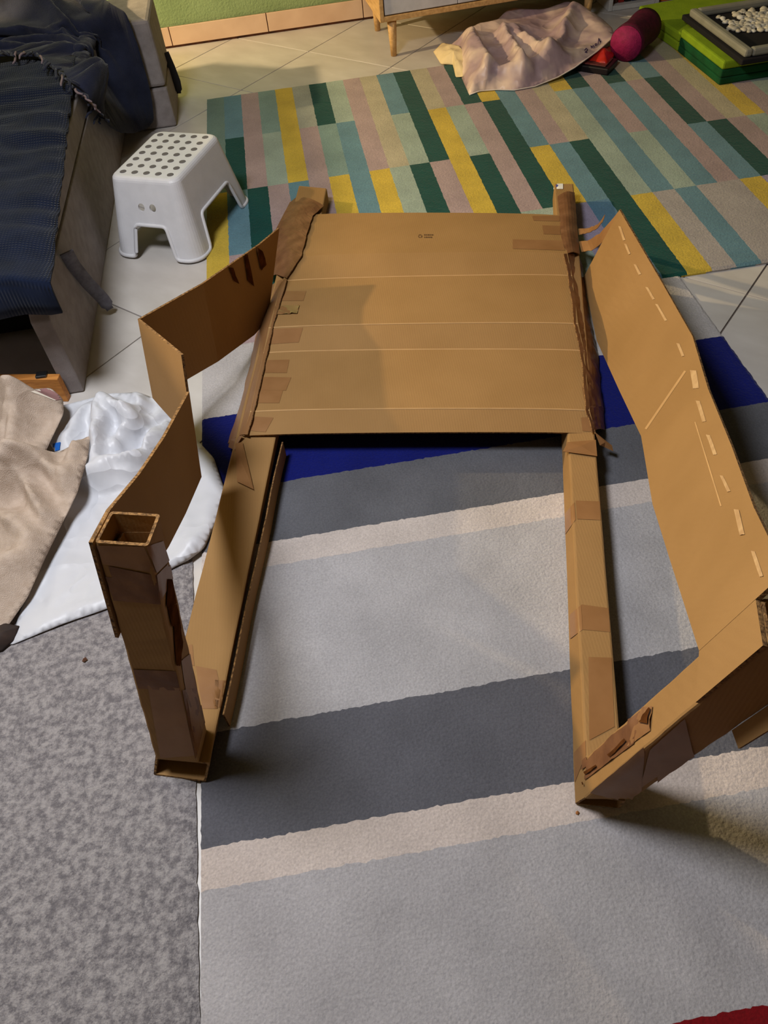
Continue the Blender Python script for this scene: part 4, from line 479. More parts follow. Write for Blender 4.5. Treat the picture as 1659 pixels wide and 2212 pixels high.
def cloth(name, ring, step, m, zc, parent=None, thick=.002, sub=1, **sim):
    rim, P, tri = cloth_rest(ring, step); n = len(rim); SIM[name] = dict(ring=ring, rim=rim, P=P, tri=tri, zc=zc, **sim)
    if name in CLOTH:
        c = CLOTH[name]; k = len(c)//3
        V = [Vector((c[3*a], c[3*a+1], c[3*a+2]))/2000 for a in range(k)]
    else: V = [Vector(p) for p in rim]+[Vector((x, y, zc)) for x, y in P[n:]]
    o = mesh(name, V, tri, m, parent, True)
    bm = bmesh.new(); bm.from_mesh(o.data); bmesh.ops.recalc_face_normals(bm, faces=bm.faces[:])
    if sum(f.normal.z for f in bm.faces) < 0: bmesh.ops.reverse_faces(bm, faces=bm.faces[:])
    bm.to_mesh(o.data); bm.free()
    for p in o.data.polygons: p.use_smooth = True
    if sub:
        md = o.modifiers.new('smooth', 'SUBSURF'); md.levels = sub; md.render_levels = sub
    if thick:
        md = o.modifiers.new('thick', 'SOLIDIFY'); md.thickness = thick; md.offset = 0
    return o
def seg_fold(segs):
    """segs: (x0,y0,x1,y1,width,height) creases"""
    def f(x, y):
        z = 0
        for x0, y0, x1, y1, w, h in segs:
            dx, dy = x1-x0, y1-y0; L2 = dx*dx+dy*dy; t = max(0, min(1, ((x-x0)*dx+(y-y0)*dy)/L2))
            d = math.hypot(x-x0-t*dx, y-y0-t*dy)/w
            if d < 3.2: z += h*(.68*math.exp(-d*d*.8)+.32*math.exp(-2.2*d))*(1-.4*abs(2*t-.8))
        return z
    return f

# ---------------------------------------------------------------- materials
def cardboard(name, base, dark):
    m = mat(name, base, .78, dark, 6, 5, lo=.3, hi=.7, spec=.22); N, L, b = nodes_of(m)
    tc = N.new('ShaderNodeTexCoord'); w = N.new('ShaderNodeTexWave'); w.inputs['Scale'].default_value = 55; w.inputs['Distortion'].default_value = .6
    L.new(tc.outputs['Object'], w.inputs['Vector'])
    n = N.new('ShaderNodeTexNoise'); n.inputs['Scale'].default_value = 320; L.new(tc.outputs['Object'], n.inputs['Vector'])
    ad = N.new('ShaderNodeMath'); ad.operation = 'MULTIPLY_ADD'; ad.inputs[1].default_value = .5; L.new(w.outputs['Fac'], ad.inputs[0]); L.new(n.outputs['Fac'], ad.inputs[2])
    bp = N.new('ShaderNodeBump'); bp.inputs['Strength'].default_value = .12; bp.inputs['Distance'].default_value = .002
    L.new(ad.outputs[0], bp.inputs['Height']); L.new(bp.outputs[0], b.inputs['Normal']); return m
CARD = cardboard('cardboard', rgb(155, 119, 74), rgb(146, 111, 67))
EDGE = mat('cardboard_edge', rgb(150, 112, 68), .9, rgb(78, 54, 30), 180, 2, stretch=(1, 1, 1), bump=.5, bscale=300)
TAPE = mat('brown_tape', rgb(146, 106, 68), .34, rgb(136, 97, 60), 14, 3, bump=.1, bscale=40, spec=.14)
TAPED = mat('dark_tape', rgb(128, 90, 60), .32, rgb(106, 71, 46), 22, 4, bump=.3, bscale=45, spec=.1)
TEAR = mat('torn_tape', rgb(92, 55, 28), .6, rgb(62, 36, 18), 40, 3, bump=.3, bscale=90, spec=0)
GLUE = mat('dried_glue', rgb(192, 158, 114), .6, rgb(176, 140, 98), 60, 3)
PAPER = mat('white_paper', rgb(232, 230, 226), .8)
INK = mat('printed_ink', rgb(96, 68, 40), .8)
BLUEINK = mat('blue_ink', rgb(70, 80, 170), .8)

# ---------------------------------------------------------------- room
TS = .4496; TA = math.radians(-40.45); TO = Vector((-.0905, 3.8737, 0))
GROUT = mat('tile_grout', rgb(120, 110, 105), .9, bump=.3)
TILE = mat('floor_tile', rgb(205, 200, 195), .38, rgb(186, 180, 174), 5, 8, spec=.4, stretch=(1, 2.2, 1), lo=.3, hi=.7)
fl = struct(mesh('floor', [(-3.6, -2.6, -.004), (3.8, -2.6, -.004), (3.8, 4.7, -.004), (-3.6, 4.7, -.004)], [(0, 1, 2, 3)], GROUT))
bm = bmesh.new(); box_bm(bm, (.0022, .0022, -.008), (TS-.0022, TS-.0022, 0), 0, .001)
tme = bpy.data.meshes.new('tile'); bm.to_mesh(tme); bm.free(); tme.materials.append(TILE)
WD = Vector((1, .074, 0)).normalized(); WN = Vector((.074, -1, 0)).normalized()   # back wall direction, inward normal
W0 = Vector((-.718, 4.129, 0))
ca, sa = math.cos(TA), math.sin(TA)
for i in range(-14, 15):
    for j in range(-16, 12):
        p = TO + TS*Vector((ca*i-sa*j, sa*i+ca*j, 0)); c = p + TS/2*Vector((ca-sa, sa+ca, 0))
        d = (c-W0).dot(WN)
        if d < -.32 or c.y < -1.2: continue
        q = c-CAM; dz = q.dot(_f)
        if dz < .3: continue
        u, v = CX+FPX*q.dot(RR)/dz, CY-FPX*q.dot(UU)/dz; mg = FPX*.4/dz
        if -mg-250 < u < 2250+mg and -mg < v < 2212+mg:
            if .0 < c.y < 1.4 and -.05 < c.x < .5: continue     # wholly under the striped rug
            o = bpy.data.objects.new('tile', tme); o.location = p; o.rotation_euler.z = TA; o.parent = fl; col.objects.link(o)
WALLG = mat('green_plaster', rgb(146, 168, 118), .85, rgb(135, 157, 108), 9, 5, bump=.7, bscale=110)
WALLW = mat('pale_plaster', rgb(140, 136, 130), .9, bump=.3, bscale=90)
def wall(name, a, b, m, h=2.5, t=.1):
    a = Vector(a); b = Vector(b); n = Vector((-(b-a).y, (b-a).x, 0)).normalized()*t
    return struct(prism(name, [a, b, b+n, a+n], (0, 0, h), m))
wall('wall_back', W0-WD*3.2-WN*.012, W0+WD*4.6-WN*.012, WALLG)
wall('wall_left', (-3.5, -2.5, 0), (-3.5, 4.2, 0), WALLW)
wall('wall_right', (3.7, 4.6, 0), (3.7, -2.5, 0), WALLW)
wall('wall_front', (3.7, -2.5, 0), (-3.5, -2.5, 0), WALLW)
struct(box('ceiling', (-3.6, -2.6, 2.5), (3.8, 4.8, 2.6), WALLW, bevel=0))
# skirting of pinkish tiles with a ragged dark gap below
SK = mat('skirting_tile', rgb(222, 190, 160), .4, rgb(206, 172, 142), 6, 4, spec=.4)
SKG = mat('skirting_gap', rgb(112, 66, 40), .9, rgb(70, 44, 30), 30, 3)
sk = struct(prism('baseboard_back', [W0-WD*2.5, W0+WD*4.4, W0+WD*4.4-WN*.012, W0-WD*2.5-WN*.012], (0, 0, .084), SKG))
TL = .452; s0 = (Vector(G(582, 75))-W0).dot(WD)
for k in range(-5, 9):
    a = W0+WD*(s0+k*TL+.002); b = W0+WD*(s0+(k+1)*TL-.002); h0 = Vector((0, 0, .011))
    prism('tile', [a+WN*.009+h0, b+WN*.009+h0, b+h0, a+h0], (0, 0, .076), SK, sk, .0015)

# ---------------------------------------------------------------- rugs
def rug_color_mat(name):
    m = bpy.data.materials.new(name); m.use_nodes = True; N, L, b = nodes_of(m)
    at = N.new('ShaderNodeVertexColor'); at.layer_name = 'yarn'
    tc = N.new('ShaderNodeTexCoord'); n = N.new('ShaderNodeTexNoise'); n.inputs['Scale'].default_value = 7; n.inputs['Detail'].default_value = 6
    L.new(tc.outputs['Object'], n.inputs['Vector'])
    n2 = N.new('ShaderNodeTexNoise'); n2.inputs['Scale'].default_value = 260; n2.inputs['Detail'].default_value = 3; L.new(tc.outputs['Object'], n2.inputs['Vector'])
    mr = N.new('ShaderNodeMapRange'); mr.inputs[1].default_value = .3; mr.inputs[2].default_value = .75; mr.inputs[3].default_value = .78; mr.inputs[4].default_value = 1.03
    L.new(n.outputs['Fac'], mr.inputs[0])
    mr2 = N.new('ShaderNodeMapRange'); mr2.inputs[1].default_value = .3; mr2.inputs[2].default_value = .7; mr2.inputs[3].default_value = .84; mr2.inputs[4].default_value = 1.08
    L.new(n2.outputs['Fac'], mr2.inputs[0])
    mu = N.new('ShaderNodeMath'); mu.operation = 'MULTIPLY'; L.new(mr.outputs[0], mu.inputs[0]); L.new(mr2.outputs[0], mu.inputs[1])
    mx = N.new('ShaderNodeMix'); mx.data_type = 'RGBA'; mx.blend_type = 'MULTIPLY'; mx.inputs[0].default_value = 1
    L.new(at.outputs[0], mx.inputs[6]); L.new(mu.outputs[0], mx.inputs[7]); L.new(mx.outputs[2], b.inputs['Base Color'])
    b.inputs['Roughness'].default_value = .95; b.inputs['Specular IOR Level'].default_value = .1; b.inputs['Sheen Weight'].default_value = .12
    n3 = N.new('ShaderNodeTexNoise'); n3.inputs['Scale'].default_value = 170; n3.inputs['Detail'].default_value = 4; L.new(tc.outputs['Object'], n3.inputs['Vector'])
    bp = N.new('ShaderNodeBump'); bp.inputs['Strength'].default_value = .55; bp.inputs['Distance'].default_value = .004
    L.new(n3.outputs['Fac'], bp.inputs['Height']); L.new(bp.outputs[0], b.inputs['Normal']); return m
def rug(name, O, U, V, us, vs, cellcol, th, m, sub=(6, 10), wob=.0016):
    """tufted rug: grid lines us (along U) and vs (along V), colour per cell, wobbling seams"""
    def expand(l, s):
        out = []; own = []
        for i in range(len(l)-1):
            for k in range(s): out.append(l[i]+(l[i+1]-l[i])*k/s); own.append(i)
        return out+[l[-1]], own
    xs, xo = expand(us, sub[0]); ys, yo = expand(vs, sub[1]); nx, ny = len(xs), len(ys)
    verts = []
    for y in ys:
        for x in xs:
            w = Vector((noise.noise((x*150, y*90, 3)), .75*noise.noise((x*190, y*90, 9))+.5*noise.noise((x*60, y*60, 5)), 0))*wob
            edge = x in (xs[0], xs[-1]) or y in (ys[0], ys[-1])
            p = O+U*(x+w.x*(not edge or .6))+V*(y+w.y*(not edge or .6))
            verts.append((p.x, p.y, (th*.55 if edge else th)+.0006*noise.noise((x*60, y*60, 1))))
    n0 = len(verts)
    F = []; C = []
    for j in range(ny-1):
        for i in range(nx-1):
            F.append((j*nx+i, j*nx+i+1, (j+1)*nx+i+1, (j+1)*nx+i)); C.append(cellcol(xo[i], yo[j]))
    border = [i for i in range(nx)]+[j*nx+nx-1 for j in range(1, ny)]+[(ny-1)*nx+i for i in range(nx-2, -1, -1)]+[j*nx for j in range(ny-2, 0, -1)]
    for k, b in enumerate(border): verts.append((verts[b][0], verts[b][1], .0002))
    for k in range(len(border)):
        k2 = (k+1) % len(border); F.append((border[k], n0+k, n0+k2, border[k2]))
        C.append(cellcol(min(xo[min(border[k] % nx, nx-2)], 999), yo[min(border[k]//nx, ny-2)]))
    F.append(tuple(n0+k for k in range(len(border)))); C.append(C[0])
    o = mesh(name, verts, F, m)
    a = o.data.color_attributes.new('yarn', 'FLOAT_COLOR', 'CORNER'); k = 0
    for p in o.data.polygons:
        for _ in p.vertices: a.data[k].color = C[p.index]; k += 1
    bm = bmesh.new(); bm.from_mesh(o.data); bmesh.ops.recalc_face_normals(bm, faces=bm.faces[:]); bm.to_mesh(o.data); bm.free()
    return o
RUGM = rug_color_mat('rug_pile')
# patchwork rug: 34 columns of 70.6 mm, four rows
K = {'g': (112, 138, 130), 'b': (100, 138, 152), 'D': (8, 72, 66), 'p': (172, 150, 150), 't': (128, 154, 148), 'm': (156, 172, 160),
     'Y': (206, 176, 66), 'l': (164, 166, 154), 'c': (182, 172, 146), 'v': (158, 148, 172), 'k': (172, 164, 160), 's': (88, 128, 156)}
K = {k: rgb(*v) for k, v in K.items()}
COLS = ['ggYY', 'bDbp', 'ppDD', 'tmpp', 'YYbb', 'lppp', 'DtYY', 'mbbb', 'ppYY', 'ccmm', 'bmDD', 'DDpp', 'cYYY', 'pmDD', 'Dppm', 'YDDm', 'bbYv', 'ppbs',
        'ccDD', 'YmmY', 'Dbbk', 'ppmb', 'Dbbk', 'cppk', 'bDbY', 'ppDv', 'ccpp', 'YYmm', 'pppm', 'bmDD', 'DDpp', 'cYYm', 'pmbb', 'YDDm']
gO = Vector((-.521, 3.462, 0)); gU = Vector((.9984, .0566, 0)); gV = Vector((.0566, -.9984, 0))
o = rug('patchwork_rug', gO, gU, gV, [.0706*k for k in range(35)], [0, .413, .832, 1.245, 1.697], lambda i, j: K[COLS[i][j]], .009, RUGM, (4, 40), .0022)
tag(o, 'patchwork tufted rug of green, yellow, blue and pink bars lying before the cabinet', 'rug')
# striped rug
ph = 1.6307182; sU = Vector((math.sin(ph), -math.cos(ph), 0)); sV = Vector((-math.cos(ph), -math.sin(ph), 0)).normalized()
m0 = -1.389794*1.29; x0 = -.25580*1.29
sO = sU*x0 + sV*m0
bounds = [-1.389794, -1.1671, -.9684, -.8371, -.787, -.5162, -.3623, -.312, -.09575, .35]
sc = [(188, 183, 182), (14, 24, 104), (100, 101, 107), (204, 193, 187), (180, 177, 179), (98, 98, 105), (206, 192, 184), (176, 172, 174), (124, 16, 24)]
sc = [rgb(*c) for c in sc]
w_ = 1.0314*1.29
o = rug('striped_rug', sO, sU, sV, [w_*k/220 for k in range(221)], [(b-bounds[0])*1.29 for b in bounds], lambda i, j: sc[j], .007, RUGM, (1, 26), .0042)
tag(o, 'grey rug with blue, dark grey, cream and red cross bands under the cardboard frame', 'rug')
# mottled carpet
CARP = mat('mottled_carpet', rgb(156, 151, 151), .95, rgb(108, 104, 107), 78, 12, bump=.9, bscale=190, spec=.1, lo=.41, hi=.59)
N, L, b = nodes_of(CARP)
for q in N:
    if q.type == 'TEX_NOISE' and q.inputs['Detail'].default_value > 10: q.inputs['Roughness'].default_value = .74
a_, b_ = G(418, 1260), G(433.2, 2212)
dd = (a_-b_).normalized(); e0 = a_+dd*.1; e1 = b_-dd*.7
nn = Vector((-dd.y, dd.x, 0)); nu, nv = 70, 110
vs = []; F = []
for j in range(nv+1):
    for i in range(nu+1):
        p = e0.lerp(e1, j/nv)+nn*(1.35*i/nu)
        ed = i in (0, nu) or j in (0, nv)
        if i == 0: p += nn*.003*noise.noise((j*1.7, 0, 0))
        vs.append((p.x, p.y, .004 if ed else .0095+.0008*noise.noise(p*60)))
for j in range(nv):
    for i in range(nu): q = j*(nu+1)+i; F.append((q, q+nu+1, q+nu+2, q+1))
o = mesh('mottled_carpet', vs, F, CARP)
bm = bmesh.new(); bm.from_mesh(o.data); bmesh.ops.recalc_face_normals(bm, faces=bm.faces[:])
if sum(f.normal.z for f in bm.faces) < 0: bmesh.ops.reverse_faces(bm, faces=bm.faces[:])
bmesh.ops.solidify(bm, geom=bm.faces[:], thickness=.0035); bm.to_mesh(o.data); bm.free()
tag(o, 'mottled grey short loop carpet left of the striped rug', 'carpet')

# ---------------------------------------------------------------- cardboard frame
fr = thing('cardboard_frame', 'large taped cardboard frame with a creased panel, two upright posts and bent side strips', 'cardboard frame')
ZT = .062
# rails (hollow boxes along the floor)
def rail(nl, nr, fl_, fr_, zt, bl, br, wall_=.004):
    a = [G(*nl, .0095), G(*nr, .0095), G(*nr, zt), G(*nl, zt)]
    # measured at the top; drop the bottom ring straight down
    A = [G(*nl, zt), G(*nr, zt)]; B = [G(*fl_, zt), G(*fr_, zt)]
    ring = lambda P: [Vector((P[0].x, P[0].y, .0095)), Vector((P[1].x, P[1].y, .0095)), P[1], P[0]]
    ra = ring(A); ra[0] = G(*bl, .0095); ra[1] = G(*br, .0095)
    return tube_loop('side_rail', ra, ring(B), wall_, CARD, EDGE, fr, .0012, 30)
railL = rail((336, 1631), (453, 1648), (645, 401), (706, 407), .060, (332, 1674), (445, 1689))
railR = rail((1269, 1718), (1352, 1731), (1197, 397), (1239, 397), .068, (1241, 1736), (1338, 1746))
# inner ply of the left rail that leaves a dark slit along its inner side
pa, pb = G(477, 1545, .055), G(604, 955, .055)
ux = Vector((1, 0, 0))
rows = []
for k in range(13):
    p = pa.lerp(pb, k/12) + ux*(.0045+.0012*math.sin(k*1.1)+.0012*(k > 7)); rows.append([Vector((p.x, p.y, .010)), Vector((p.x, p.y, .056+.0015*math.sin(k*.9)))])
plate('rail_flap', rows, .003, CARD, EDGE, fr)
# posts
LP0 = [G(335, 1640, .061), G(428, 1648, .061)]
dL = Vector((.012, .058, 0))
L_a = [LP0[0], LP0[1], LP0[1]+dL, LP0[0]+dL]
zl = .575
tl = [G(205, 1172, zl), G(320, 1180, zl), G(345, 1110, zl), G(238, 1105, zl)]
postL = tube_loop('corner_post', L_a, tl, .004, CARD, EDGE, fr, .0018, 26)
zr = .565
R_a = [G(1262, 1725, .069), G(1366, 1727, .069)]
dR = Vector((.012, .060, 0)); R_a = [R_a[0], R_a[1], R_a[1]+dR, R_a[0]+dR]
r0, r3 = G(1659, 1392, zr), G(1643, 1293, zr)
wv = Vector((.074, -.018, 0))
R_t = [r0, r0+wv, r3+wv, r3]
postR = tube_loop('corner_post', R_a, R_t, .004, CARD, EDGE, fr, .0012, 26)
# the folded inner liner seen in the left post's open top
c_ = sum(tl, Vector())/4
lin = [c_+(p-c_)*.82-Vector((0, 0, .03)) for p in tl]; b_c = sum(L_a, Vector())/4; ax_ = (c_-b_c).normalized(); lin2 = [p-ax_*.2 for p in lin]
tube_loop('post_liner', lin2, lin, .003, CARD, EDGE, fr, .002, 10, round_=.002)
# panel with creases
PR = [((525, 940), (1287, 935), .068), ((540, 888), (1274, 885), .085), ((569, 761), (1262, 756), .077), ((580, 707), (1249, 698), .098),
      ((609, 606), (1236, 594), .079), ((640, 553), (1226, 546), .096), ((668, 463), (1209, 464), .070)]
rows = []
for k, (l, r, z) in enumerate(PR):
    a, b = G(*l, z), G(*r, z); rows.append([a.lerp(b, j/24)+Vector((0, 0, .0035*math.sin(j/24*math.pi)-.004*(abs(j/12-1)**6))) for j in range(25)])
full = []
for k in range(len(rows)-1):
    for s in range(6):
        full.append([rows[k][j].lerp(rows[k+1][j], s/6) for j in range(25)])
full.append(rows[-1])
panel = plate('panel', full, .005, CARD, EDGE, fr)
PB = bvh_of(panel)
CREASE = mat('crease_ridge', rgb(190, 150, 100), .8)
for k in (1, 2, 3, 4):
    vs = []; F = []
    for j in range(25):
        p = rows[k][j]; nz = Vector((0, 0, .0031)); w = .0011
        vs += [p+nz+Vector((0, -w*2, -.0006)), p+nz+Vector((0, 0, .0006)), p+nz+Vector((0, w*2, -.0006))]
    for j in range(24): F += [(3*j, 3*j+3, 3*j+4, 3*j+1), (3*j+1, 3*j+4, 3*j+5, 3*j+2)]
    mesh('crease', vs, F, CREASE, panel)
# taped side flaps folding down from the panel to the floor
def flap(inner, outer, zi, zo, m, bumps=.003, nm='side_flap', n=40, cols=6):
    A = [G(*p, z) for p, z in zip(inner, zi)]; B = [G(*p, z) for p, z in zip(outer, zo)]
    rows = []
    for k in range(n+1):
        a, b = lerp_list(A, k/n), lerp_list(B, k/n); r = []
        for j in range(cols+1):
            p = a.lerp(b, j/cols); w = bumps*noise.noise(p*28)+.6*bumps*noise.noise(p*75); bul = .008*math.sin(j/cols*math.pi)
            r.append(p+Vector((w, w*.3, w+bul)))
        rows.append(r)
    return plate(nm, rows, .0022, m, EDGE, fr)
c1 = crop(3.072, 460, 380); c2 = crop(3.4565, 960, 380); c3 = crop(3.2525, 1160, 420); c4 = crop(2.836, 1160, 1000); c5 = crop(3.457, 180, 1080); c6 = crop(3.161, 280, 480)
flL = flap([(535, 939), (549, 888), (578, 761), (590, 705), (620, 603)], [(492, 960), (521, 868), (541, 787), (552, 730), (583, 622)],
           [.0755, .0905, .0835, .103, .0860], [.012, .012, .012, .014, .02], TAPE)
flL2 = flap([(620, 600), (652, 552), (663, 505), (676, 466), (700, 445)], [(583, 600), (583, 545), (598, 492), (626, 438), (643, 425)],
            [.0875, .1020, .092, .078, .068], [.03, .045, .05, .05, .05], TAPED, .003)
flR = flap([(1279, 935), (1266, 885), (1253, 756), (1240, 698), (1227, 594), (1217, 549)], [(1305, 930), (1302, 872), (1289, 760), (1275, 698), (1262, 612), (1254, 560)],
           [.0735, .0905, .0830, .1035, .0855, .1020], [.012, .012, .012, .016, .02, .03], TAPED, .0025)
flR2 = flap([(1222, 550), (1212, 510), (1209, 466), (1204, 425)], [(1252, 550), (1248, 510), (1244, 460), (1241, 416)],
            [.092, .086, .076, .0705], [.071, .071, .071, .0705], TAPED, .001)
def shard(pts, m=TAPE, nm='torn_tape'):
    vs = [G(*p[:2], p[2]) for p in pts]; c = sum(vs, Vector())/len(vs)+Vector((0, 0, .004))
    o = mesh(nm, vs+[c], [(i, (i+1) % len(vs), len(vs)) for i in range(len(vs))], m, fr)
    bm = bmesh.new(); bm.from_mesh(o.data); bmesh.ops.recalc_face_normals(bm, faces=bm.faces[:]); bmesh.ops.solidify(bm, geom=bm.faces[:], thickness=.001); bm.to_mesh(o.data); bm.free()
shard([(1286, 934, .073), (1306, 950, .055), (1322, 962, .04), (1325, 975, .035), (1306, 966, .04), (1296, 962, .05)])
shard([(524, 940, .073), (497, 950, .03), (493, 966, .02), (507, 972, .064), (515, 955, .066)])
shard([(508, 958, .066), (524, 955, .066), (548, 1057, .065), (512, 1040, .065)], TAPE)
shard([(1226, 955, .072), (1287, 950, .072), (1290, 985, .073), (1216, 975, .072)], TAPE)
# tape strips on the panel
for q in ([(430, 765), (620, 765), (600, 830), (410, 830)], [(365, 1018), (598, 1008), (570, 1105), (340, 1120)], [(320, 1225), (508, 1220), (490, 1308), (300, 1308)],
          [(295, 1335), (520, 1338), (485, 1425), (275, 1420)], [(272, 1420), (465, 1425), (440, 1508), (252, 1508)], [(238, 1595), (403, 1605), (350, 1700), (218, 1690)]):
    patch('tape_strip', [c1(*p) for p in q], PB, TAPE, panel)
LIFT = mat('lifted_tape', rgb(146, 108, 68), .12, spec=.8, coat=.6)
patch('tape_strip', [c1(*p) for p in ((395, 865), (575, 862), (560, 918), (385, 925))], PB, LIFT, panel, 10, 6, .0012, .006)
for q in ([(655, 300), (860, 300), (860, 340), (665, 335)], [(730, 370), (865, 375), (865, 440), (740, 435)], [(510, 475), (880, 485), (900, 558), (510, 545)],
          [(1025, 1580), (1065, 1585), (1085, 1685), (1045, 1680)], [(1020, 1805), (1100, 1800), (1125, 1912), (1030, 1905)]):
    patch('tape_strip', [c2(*p) for p in q], PB, TAPE, panel)
# small printed recycling mark with two lines of tiny print
bm = bmesh.new()
def ink_quad(bm, quad):
    vs = []
    for p in quad:
        h = on(PB, *p); vs.append(bm.verts.new(h[0]+Vector((0, 0, .0007))))
    bm.faces.new(vs)
for a in range(3):
    t0 = math.radians(90+120*a); 
    for s in range(4):
        a0, a1 = t0+s*.42, t0+(s+1)*.42
        P = lambda r, an: (907.5+r*math.cos(an), 510.5+r*.8*math.sin(an))
        ink_quad(bm, [P(4.6, a0), P(4.6, a1), P(2.7, a1), P(2.7, a0)])
x = 916
for w in (4, 3, 5, 3, 4):
    ink_quad(bm, [(x, 506.5), (x+w-.8, 506.5), (x+w-.8, 509), (x, 509)]); x += w+.4
x = 916
for w in (3, 5, 4, 5):
    ink_quad(bm, [(x, 511.6), (x+w-.8, 511.6), (x+w-.8, 514), (x, 514)]); x += w+.4
bmo('printed_mark', bm, INK, panel)
# tape bands on the right rail, left post, left rail
RB = bvh_of(railR); LB = bvh_of(railL); LPB = bvh_of(postL); RPB = bvh_of(postR)
for q in ([(237, 232), (413, 238), (417, 352), (245, 345)], [(272, 868), (470, 895), (480, 1040), (280, 1022)], [(315, 1190), (485, 1195), (505, 1600), (320, 1700)]):
    patch('tape_band', [c4(*p) for p in q], RB, TAPE, railR, 6, 6)
for q in ([(173, 312), (229, 242), (237, 348), (175, 438)], [(188, 945), (271, 870), (279, 1022), (190, 1090)], [(215, 1790), (298, 1700), (300, 1790), (222, 1990)]):
    patch('tape_band', [c4(*p) for p in q], RB, TAPE, railR, 6, 6)
for q in ([(840, 1240), (995, 1270), (1060, 1560), (890, 1560)], [(985, 1345), (1065, 1350), (1040, 1560), (985, 1540)], [(785, 1085), (815, 1080), (830, 1240), (800, 1230)]):
    patch('tape_band', [c5(*p) for p in q], LB, TAPE, railL)
for q, m in (([(105, 335), (455, 345), (535, 540), (150, 475)], TAPE), ([(140, 480), (540, 560), (580, 775), (228, 748)], TAPED), ([(375, 1262), (690, 1275), (722, 1420), (412, 1405)], TAPED),
          ([(482, 1380), (720, 1400), (830, 1905), (575, 1925)], TAPE), ([(470, 345), (610, 300), (650, 440), (545, 545)], TAPE), ([(545, 560), (655, 450), (680, 560), (570, 760)], TAPE), ([(725, 1200), (800, 1140), (900, 1640), (840, 1930)], TAPE), ([(735, 1420), (850, 1400), (905, 1660), (835, 1930)], TAPED)):
    patch('tape_band', [c5(*p) for p in q], LPB, m, postL, 8, 6, .0009, .0009)
for q in ([(620, 590), (652, 590), (690, 770), (612, 800)], [(620, 790), (690, 775), (722, 960), (650, 940)], [(665, 940), (715, 930), (735, 1060), (672, 1060)], [(672, 1050), (735, 1055), (715, 1240), (685, 1230)]):
    patch('torn_tape', [c5(*p) for p in q], LPB, TEAR, postL, 6, 4, .0016, .002)
for q, m in (([(640, 1500), (715, 1490), (700, 1640), (560, 1740)], TAPE), ([(470, 1640), (640, 1520), (600, 1720), (450, 1830)], TAPED), ([(230, 1880), (470, 1640), (450, 1830), (225, 2000)], TAPED),
          ([(690, 1750), (905, 1560), (960, 1790), (620, 2030)], TAPE), ([(330, 2020), (660, 1740), (640, 2000), (560, 2070)], TAPE), ([(1300, 880), (1370, 830), (1410, 1110), (1330, 1170)], TAPED)):
    patch('tape_band', [c4(*p) for p in q], RPB, m, postR, 9, 7, .0012, .003)
for q in ([(450, 1790), (550, 1690), (560, 1706), (462, 1806)], [(300, 1895), (375, 1850), (380, 1864), (310, 1912)], [(640, 1590), (700, 1500), (712, 1506), (690, 1600)], [(240, 1975), (295, 1955), (300, 1972), (240, 1990)]):
    patch('torn_tape', [c4(*p) for p in q], RPB, TEAR, postR, 6, 3, .0035, .003)
# paper label and white side on the far right rail end
patch('paper_label', [c2(*p) for p in ((818, 60), (885, 60), (885, 100), (818, 100))], bvh_of(railR, flR2), PAPER, railR, 3, 3, .0012)
patch('pen_mark', [c2(*p) for p in ((835, 68), (848, 72), (842, 84), (832, 88))], bvh_of(railR, flR2), BLUEINK, railR, 2, 2, .002)
patch('paper_label', [c2(*p) for p in ((798, 140), (815, 75), (822, 85), (800, 235))], RB, PAPER, railR, 4, 2, .001)
# ---- left strip: far piece with a fold, near piece up to the left post
def strip(low, up, nsub, rows_n=8, t=.005, curl=0.0, nm='side_strip'):
    R_ = []
    for k in range(len(low)-1):
        for s in range(nsub):
            a = low[k].lerp(low[k+1], s/nsub); b = up[k].lerp(up[k+1], s/nsub); R_.append([a.lerp(b, j/rows_n) for j in range(rows_n+1)])
    R_.append([low[-1].lerp(up[-1], j/rows_n) for j in range(rows_n+1)])
    return plate(nm, R_, t, CARD, EDGE, fr)
def up_at(px, py, base, h):
    """point on the sight line whose distance from base is h (upper one)"""
    d = ray(px, py).normalized(); o = CAM-base; bq = d.dot(o); q = bq*bq-(o.dot(o)-h*h)
    t = -bq-math.sqrt(max(q, 0)); return CAM+d*t
Lw = [G(577, 690, .022), G(548, 723, .045), G(470, 780, .10), G(332, 860, .15)]
Up = [up_at(602, 492, Lw[0], .235), up_at(560, 527, Lw[1], .225), up_at(437, 612, Lw[2], .21), up_at(300, 689, Lw[3], .206)]
e_l, e_u = G(422, 960, .19), G(394, 766, .405)
s1 = strip(Lw+[e_l], Up+[e_u], 6)
nb = [G(433, 1030, .125), G(398, 1110, .235), G(362, 1180, .34), G(238, 1350, .385)]
nu_ = [G(406, 846, .338), G(352, 945, .43), G(300, 1022, .495), G(203, 1160, .572)]
# last section wraps the post's outer face
s2 = strip(nb[:3]+[L_a[3].lerp(tl[3], .64)+Vector((-.005, .004, 0)), L_a[0].lerp(tl[0], .64)+Vector((-.006, 0, 0))], nu_[:3]+[tl[3]+Vector((-.004, .005, -.002)), tl[0]+Vector((-.005, 0, .001))], 6)
S1B = bvh_of(s1)
for q in ([(775, 235), (800, 215), (845, 440), (800, 400)], [(855, 165), (905, 200), (930, 290), (890, 330)], [(670, 310), (700, 310), (740, 420), (705, 400)]):
    patch('torn_tape', [c6(*p) for p in q], S1B, TEAR, s1, 5, 4, .002, .004)
